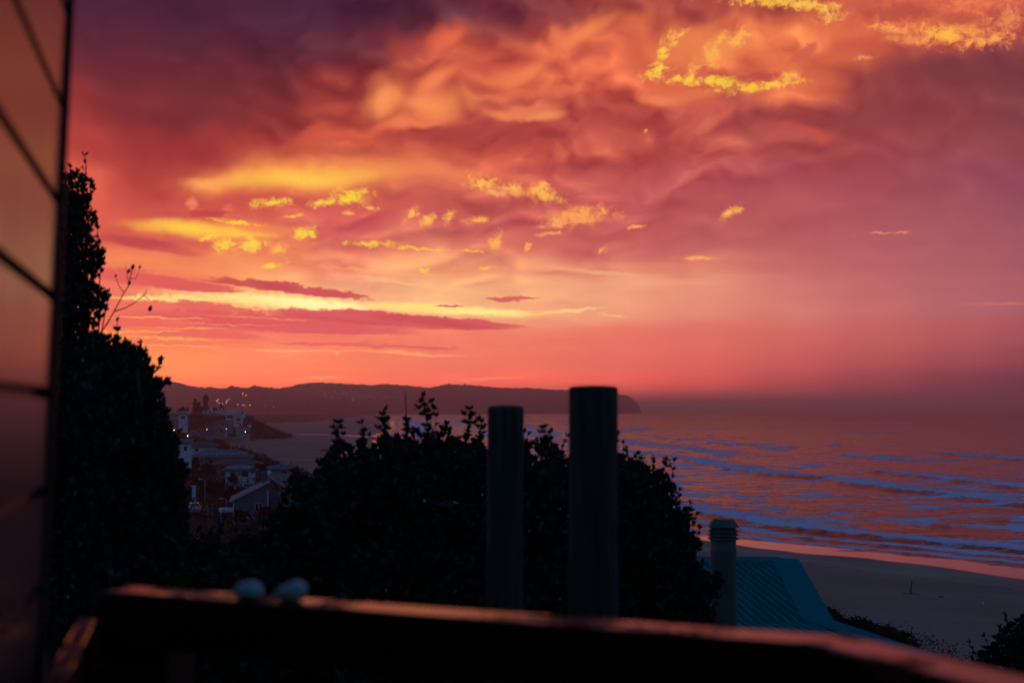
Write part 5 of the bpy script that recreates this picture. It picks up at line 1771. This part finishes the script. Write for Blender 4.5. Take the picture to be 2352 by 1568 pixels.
zj = EYE + (938 - 905) / F * s_edge
pitch = 221.0 / F * s_edge
zs = [zj + pitch * k for k in range(-16, 12)]
for k in range(len(zs) - 1):
    m = MB()
    wbox(m, 0.0, 5.2, -0.02, 0.0, zs[k] + 0.012, zs[k + 1] - 0.012)
    m.build('board', brd, wroot)
m = MB()
wbox(m, 0.0, 5.2, -0.22, -0.021, zs[0], zs[-1])
m.build('backing', joint, wroot)
m = MB()
wbox(m, -0.030, -0.0005, -0.22, 0.012, zs[0], zs[-1])
m.build('corner_trim', trim_m, wroot)
m = MB()
wbox(m, -0.034, -0.0305, -2.2, -0.02, zs[0], zs[-1])
m.build('end_wall', trim_m, wroot)

# ------------------------------------------------------------------ balcony handrail
varn = mat('dark_varnished_wood', (0.018, 0.010, 0.008), 0.22, spec=1.0, var=0.35, scale=3, coat=0.0, bump=0.06, stretch=(1, 1, 4))
# the varnish is worn away in patches along the rail: glossy and dry stretches
vt = varn.node_tree
N = NT(vt)
vb = vt.nodes['Principled BSDF']
vo = N.new('ShaderNodeTexCoord').outputs['Object']
vn = N.noise(N.v('MULTIPLY', vo, (3.2, 3.2, 2.0)), 1.0, 3.0, 0.6, 0.3)
vf = N.noise(vo, 55.0, 4.0, 0.6)
vb.inputs['Specular Tint'].default_value = (1.0, 0.52, 0.34, 1)
worn = N.step(N.m('MULTIPLY_ADD', vf, 0.25, vn), 0.60, 0.72)
N.set(vb.inputs['Roughness'], N.step(worn, 0, 1, 0.17, 0.75, smooth=False))
N.set(vb.inputs['Specular IOR Level'], N.step(worn, 0, 1, 1.0, 0.15, smooth=False))
HR = 0.40
zr = EYE - HR


def on_rail(px, py, z=zr):
    return on_z(px, py, z)


Lc, Rc = on_rail(232, 1356), on_rail(1880, 1478)
Rn = on_rail(2290, 1582)
deckz = EYE - 1.42
bal = thing('balcony_handrail', 'dark varnished timber handrail running across the foot of the view', 'handrail', (Lc.x, Lc.y, deckz))
org = Vector((Lc.x, Lc.y, deckz))
dF = (Rc - Lc).normalized()
nF = Vector((-dF.y, dF.x, 0))                      # away from the camera
dR = (Rn - Rc).normalized()
Re = Rc + dR * 1.6
W_ = 0.105
WS = 0.14


def rail_seg(m, p, q, w0, w1, z0, z1, n):
    a = p - org
    b = q - org
    c = []
    for z in (z0, z1):
        for (o, w) in ((a, w0), (b, w0), (b, w1), (a, w1)):
            v = o + n * w
            c.append((v.x, v.y, z - deckz))
    m.hexa(c)


m = MB()
# front rail with mitred corner
nR = Vector((-dR.y, dR.x, 0))
mit = (nF + nR).normalized()
mit = mit / mit.dot(nF)
def P3(v, z): return (v.x - org.x, v.y - org.y, z - deckz)
f0, f1 = Lc, Lc + nF * W_
r0, r1 = Rc, Rc + mit * W_
m.hexa([P3(f0, zr - .118), P3(r0, zr - .118), P3(r1, zr - .118), P3(f1, zr - .118), P3(f0, zr), P3(r0, zr), P3(r1, zr), P3(f1, zr)])
m.build('front_rail', varn, bal, bevel=0.006)
m = MB()
e0, e1 = Re, Re + nR * WS
m.hexa([P3(r0, zr - .118), P3(e0, zr - .118), P3(e1, zr - .118), P3(r1, zr - .118), P3(r0, zr), P3(e0, zr), P3(e1, zr), P3(r1, zr)])
m.build('side_rail', varn, bal, bevel=0.006)
# corner posts, lower rail and balusters
for (p, q) in ((Lc + dF * 0.09, 0.18), (Rc - dF * 0.05 + nF * .03, 0.09)):
    m = MB()
    c = []
    for z in (deckz, zr - 0.119):
        for (a, b) in ((-1, 0.01), (1, 0.01), (1, W_ - .01), (-1, W_ - .01)):
            v = p + dF * a * q / 2 + nF * b
            c.append(P3(v, z))
    m.hexa(c)
    m.build('corner_post', varn, bal)
m = MB()
c = []
for z in (deckz + .1, deckz + .2):
    for v in (Lc + nF * .04, Rc + nF * .04, Rc + nF * .10, Lc + nF * .10):
        c.append(P3(v, z))
m.hexa(c)
m.build('bottom_rail', varn, bal)

# lower rail running back along the wall from the left corner
zl = EYE - 0.47
s0 = on_z(222, 1418, zl)
side = thing('side_handrail', 'short dark side rail running back along the house wall at the left corner', 'handrail', (s0.x, s0.y, deckz))
so = Vector((s0.x, s0.y, deckz))
m = MB()
c = []
for z in (zl - .09, zl):
    for (a, n) in ((0.0, -0.04), (1.6, -0.04), (1.6, 0.0), (0.0, 0.0)):
        v = s0 - D * a + Nn * n - so
        c.append((v.x, v.y, z - deckz))
m.hexa(c)
m.build('rail', varn, side, bevel=0.005)
for a in (0.04, 0.8, 1.5):
    m = MB()
    c = []
    for z in (deckz, zl - .0905):
        for (da, n) in ((-.03, -.036), (.03, -.036), (.03, -.005), (-.03, -.005)):
            v = s0 - D * (a + da) + Nn * n - so
            c.append((v.x, v.y, z - deckz))
    m.hexa(c)
    m.build('baluster', varn, side)

# deck under the handrail
dk = mat('deck_board', (0.06, 0.045, 0.035), 0.6, var=0.3, scale=2, stretch=(1, 6, 1))
m = MB()
poly = [Lc + nF * 0.1, Rc + mit * 0.1, Re + nR * .1, Vector((2.6, -1.5, 0)), Vector((-2.2, -1.5, 0))]
m.prism([(p.x, p.y) for p in poly], 'z', deckz - 0.05, deckz - 0.002)
o = m.build('deck', dk)
o['kind'] = 'structure'

# two pale stones left on the handrail
stone = mat('pale_stone', (0.42, 0.47, 0.50), 0.7, var=0.2, scale=14, bump=0.3)


def pebble(px, w, h, d, tilt, label, seed):
    f = (px - 232) / (1880 - 232)
    p = on_rail(px, 1356 + (1478 - 1356) * f - 9)
    rs = np.random.default_rng(seed)
    nu, nv = 20, 12
    vs, fs = [], []
    for j in range(nv + 1):
        ph = math.pi * j / nv
        for i in range(nu):
            th = 2 * math.pi * i / nu
            v = Vector((math.sin(ph) * math.cos(th), math.sin(ph) * math.sin(th), math.cos(ph)))
            k = 1 + 0.16 * mnoise.noise(v * 1.7 + Vector((seed, 0, 0))) + 0.07 * mnoise.noise(v * 4 + Vector((0, seed, 0)))
            x, y, z = v.x * w / 2 * k, v.y * d / 2 * k, (v.z * k * 0.5 + 0.5) * h
            z = max(0, z - 0.08 * h) * (1 + tilt * x / (w / 2))
            vs.append((x, y, z))
    for j in range(nv):
        for i in range(nu):
            fs.append((j * nu + i, (j + 1) * nu + i, (j + 1) * nu + (i + 1) % nu, j * nu + (i + 1) % nu))
    o = MB().add(vs, fs, True).build('pebble', stone)
    o.location = (p.x, p.y, zr + 0.0005)
    o.rotation_euler = (0, 0, math.atan2(dF.y, dF.x))
    tag(o, label, 'stone', 'pale stones on the handrail')


pebble(570, 0.072, 0.038, 0.055, 0.0, 'rounded pale stone on the handrail, the lower one nearer the wall', 3)
pebble(667, 0.080, 0.042, 0.055, 0.35, 'pale stone with a raised right side on the handrail, the brighter of the two', 8)

# ------------------------------------------------------------------ small things on the beach and in the air
p = on_z(2091, 1368, 1.6)
p.z = gz(p.x, p.y)
t = thing('driftwood_pole', 'thin leaning pole stuck upright in the dry sand', 'pole', tuple(p))
k = p.y / F
MB().tube([(0, 0, -.3), (1.5 * k, 0, 10 * k), (3.0 * k, 0, 22 * k), (4.5 * k, 0, 31 * k)], [2.2 * k, 2.0 * k, 1.5 * k, .9 * k], 7).build('shaft', M['bark'], t)
MB().tube([(-18 * k, .1, .02), (0, 0, .05), (22 * k, -.3, .02)], [.04, .09, .03], 6).build('root', M['bark'], t)
for (px_, py_, L, lab) in ((2161, 1375, 0.7, 'small dark piece of driftwood right of the leaning pole'), (1667, 1290, 0.35, 'tiny dark scrap of driftwood by the hip of the teal roof'), (745, 1034, 5.5, 'dark log lying at the edge of the tide pool')):
    p = on_z(px_, py_, 1.6)
    p.z = gz(p.x, p.y)
    o = MB().tube([(-L / 2, 0, .05 * L), (-L / 6, .05, .11 * L), (L / 5, 0, .12 * L), (L / 2, .03, .06 * L)], [.05 * L, .1 * L, .11 * L, .04 * L], 7).build('driftwood', M['bark'])
    o.location = p
    tag(o, lab, 'driftwood', 'driftwood on the beach')
p = on_z(2256, 1394, 1.8)
p.z = gz(p.x, p.y)
t = thing('seagull', 'white gull standing on the sand right of the leaning pole', 'bird', tuple(p), 0.4)
gw = mat('gull_white', (0.75, 0.75, 0.76), 0.7, var=0.05)
gg = mat('gull_grey', (0.10, 0.10, 0.11), 0.7)
MB().tube([(-.24, 0, .22), (-.12, 0, .24), (.02, 0, .26), (.12, 0, .30), (.17, 0, .37), (.21, 0, .41), (.25, 0, .41)], [.02, .06, .085, .075, .045, .042, .02], 10).build('body', gw, t)
MB().tube([(-.32, .03, .22), (-.15, .05, .27), (.04, .04, .30)], [.012, .04, .03], 8).tube([(-.32, -.03, .22), (-.15, -.05, .27), (.04, -.04, .30)], [.012, .04, .03], 8).build('wing', gg, t)
MB().tube([(.25, 0, .41), (.31, 0, .395)], [.014, .004], 6).build('beak', my, t)
for s_ in (-.025, .025):
    MB().tube([(0, s_, .2), (0, s_, 0)], [.009, .007], 5).build('leg', my, t)
for (px_, py_, lab, sc_) in ((1858, 699, 'dark bird flying over the sea, the upper of two', 1.0), (1846, 718, 'dark bird flying over the sea, the lower smaller one', 0.7)):
    p = at(px_, py_, 420)
    t = thing('flying_bird', lab, 'bird', tuple(p), 0.5, 'birds flying over the sea')
    t.scale = (sc_, sc_, sc_)
    MB().tube([(-.3, 0, 0), (-.1, 0, .02), (.15, 0, .03), (.3, 0, .02)], [.01, .07, .06, .01], 8).build('body', gg, t)
    for s_ in (-1, 1):
        MB().hexa([(-.1, 0, .03), (.12, 0, .03), (.05, s_ * .6, .12), (-.1, s_ * .6, .12), (-.1, 0, .05), (.12, 0, .05), (.05, s_ * .6, .135), (-.1, s_ * .6, .135)]).build('wing', gg, t)
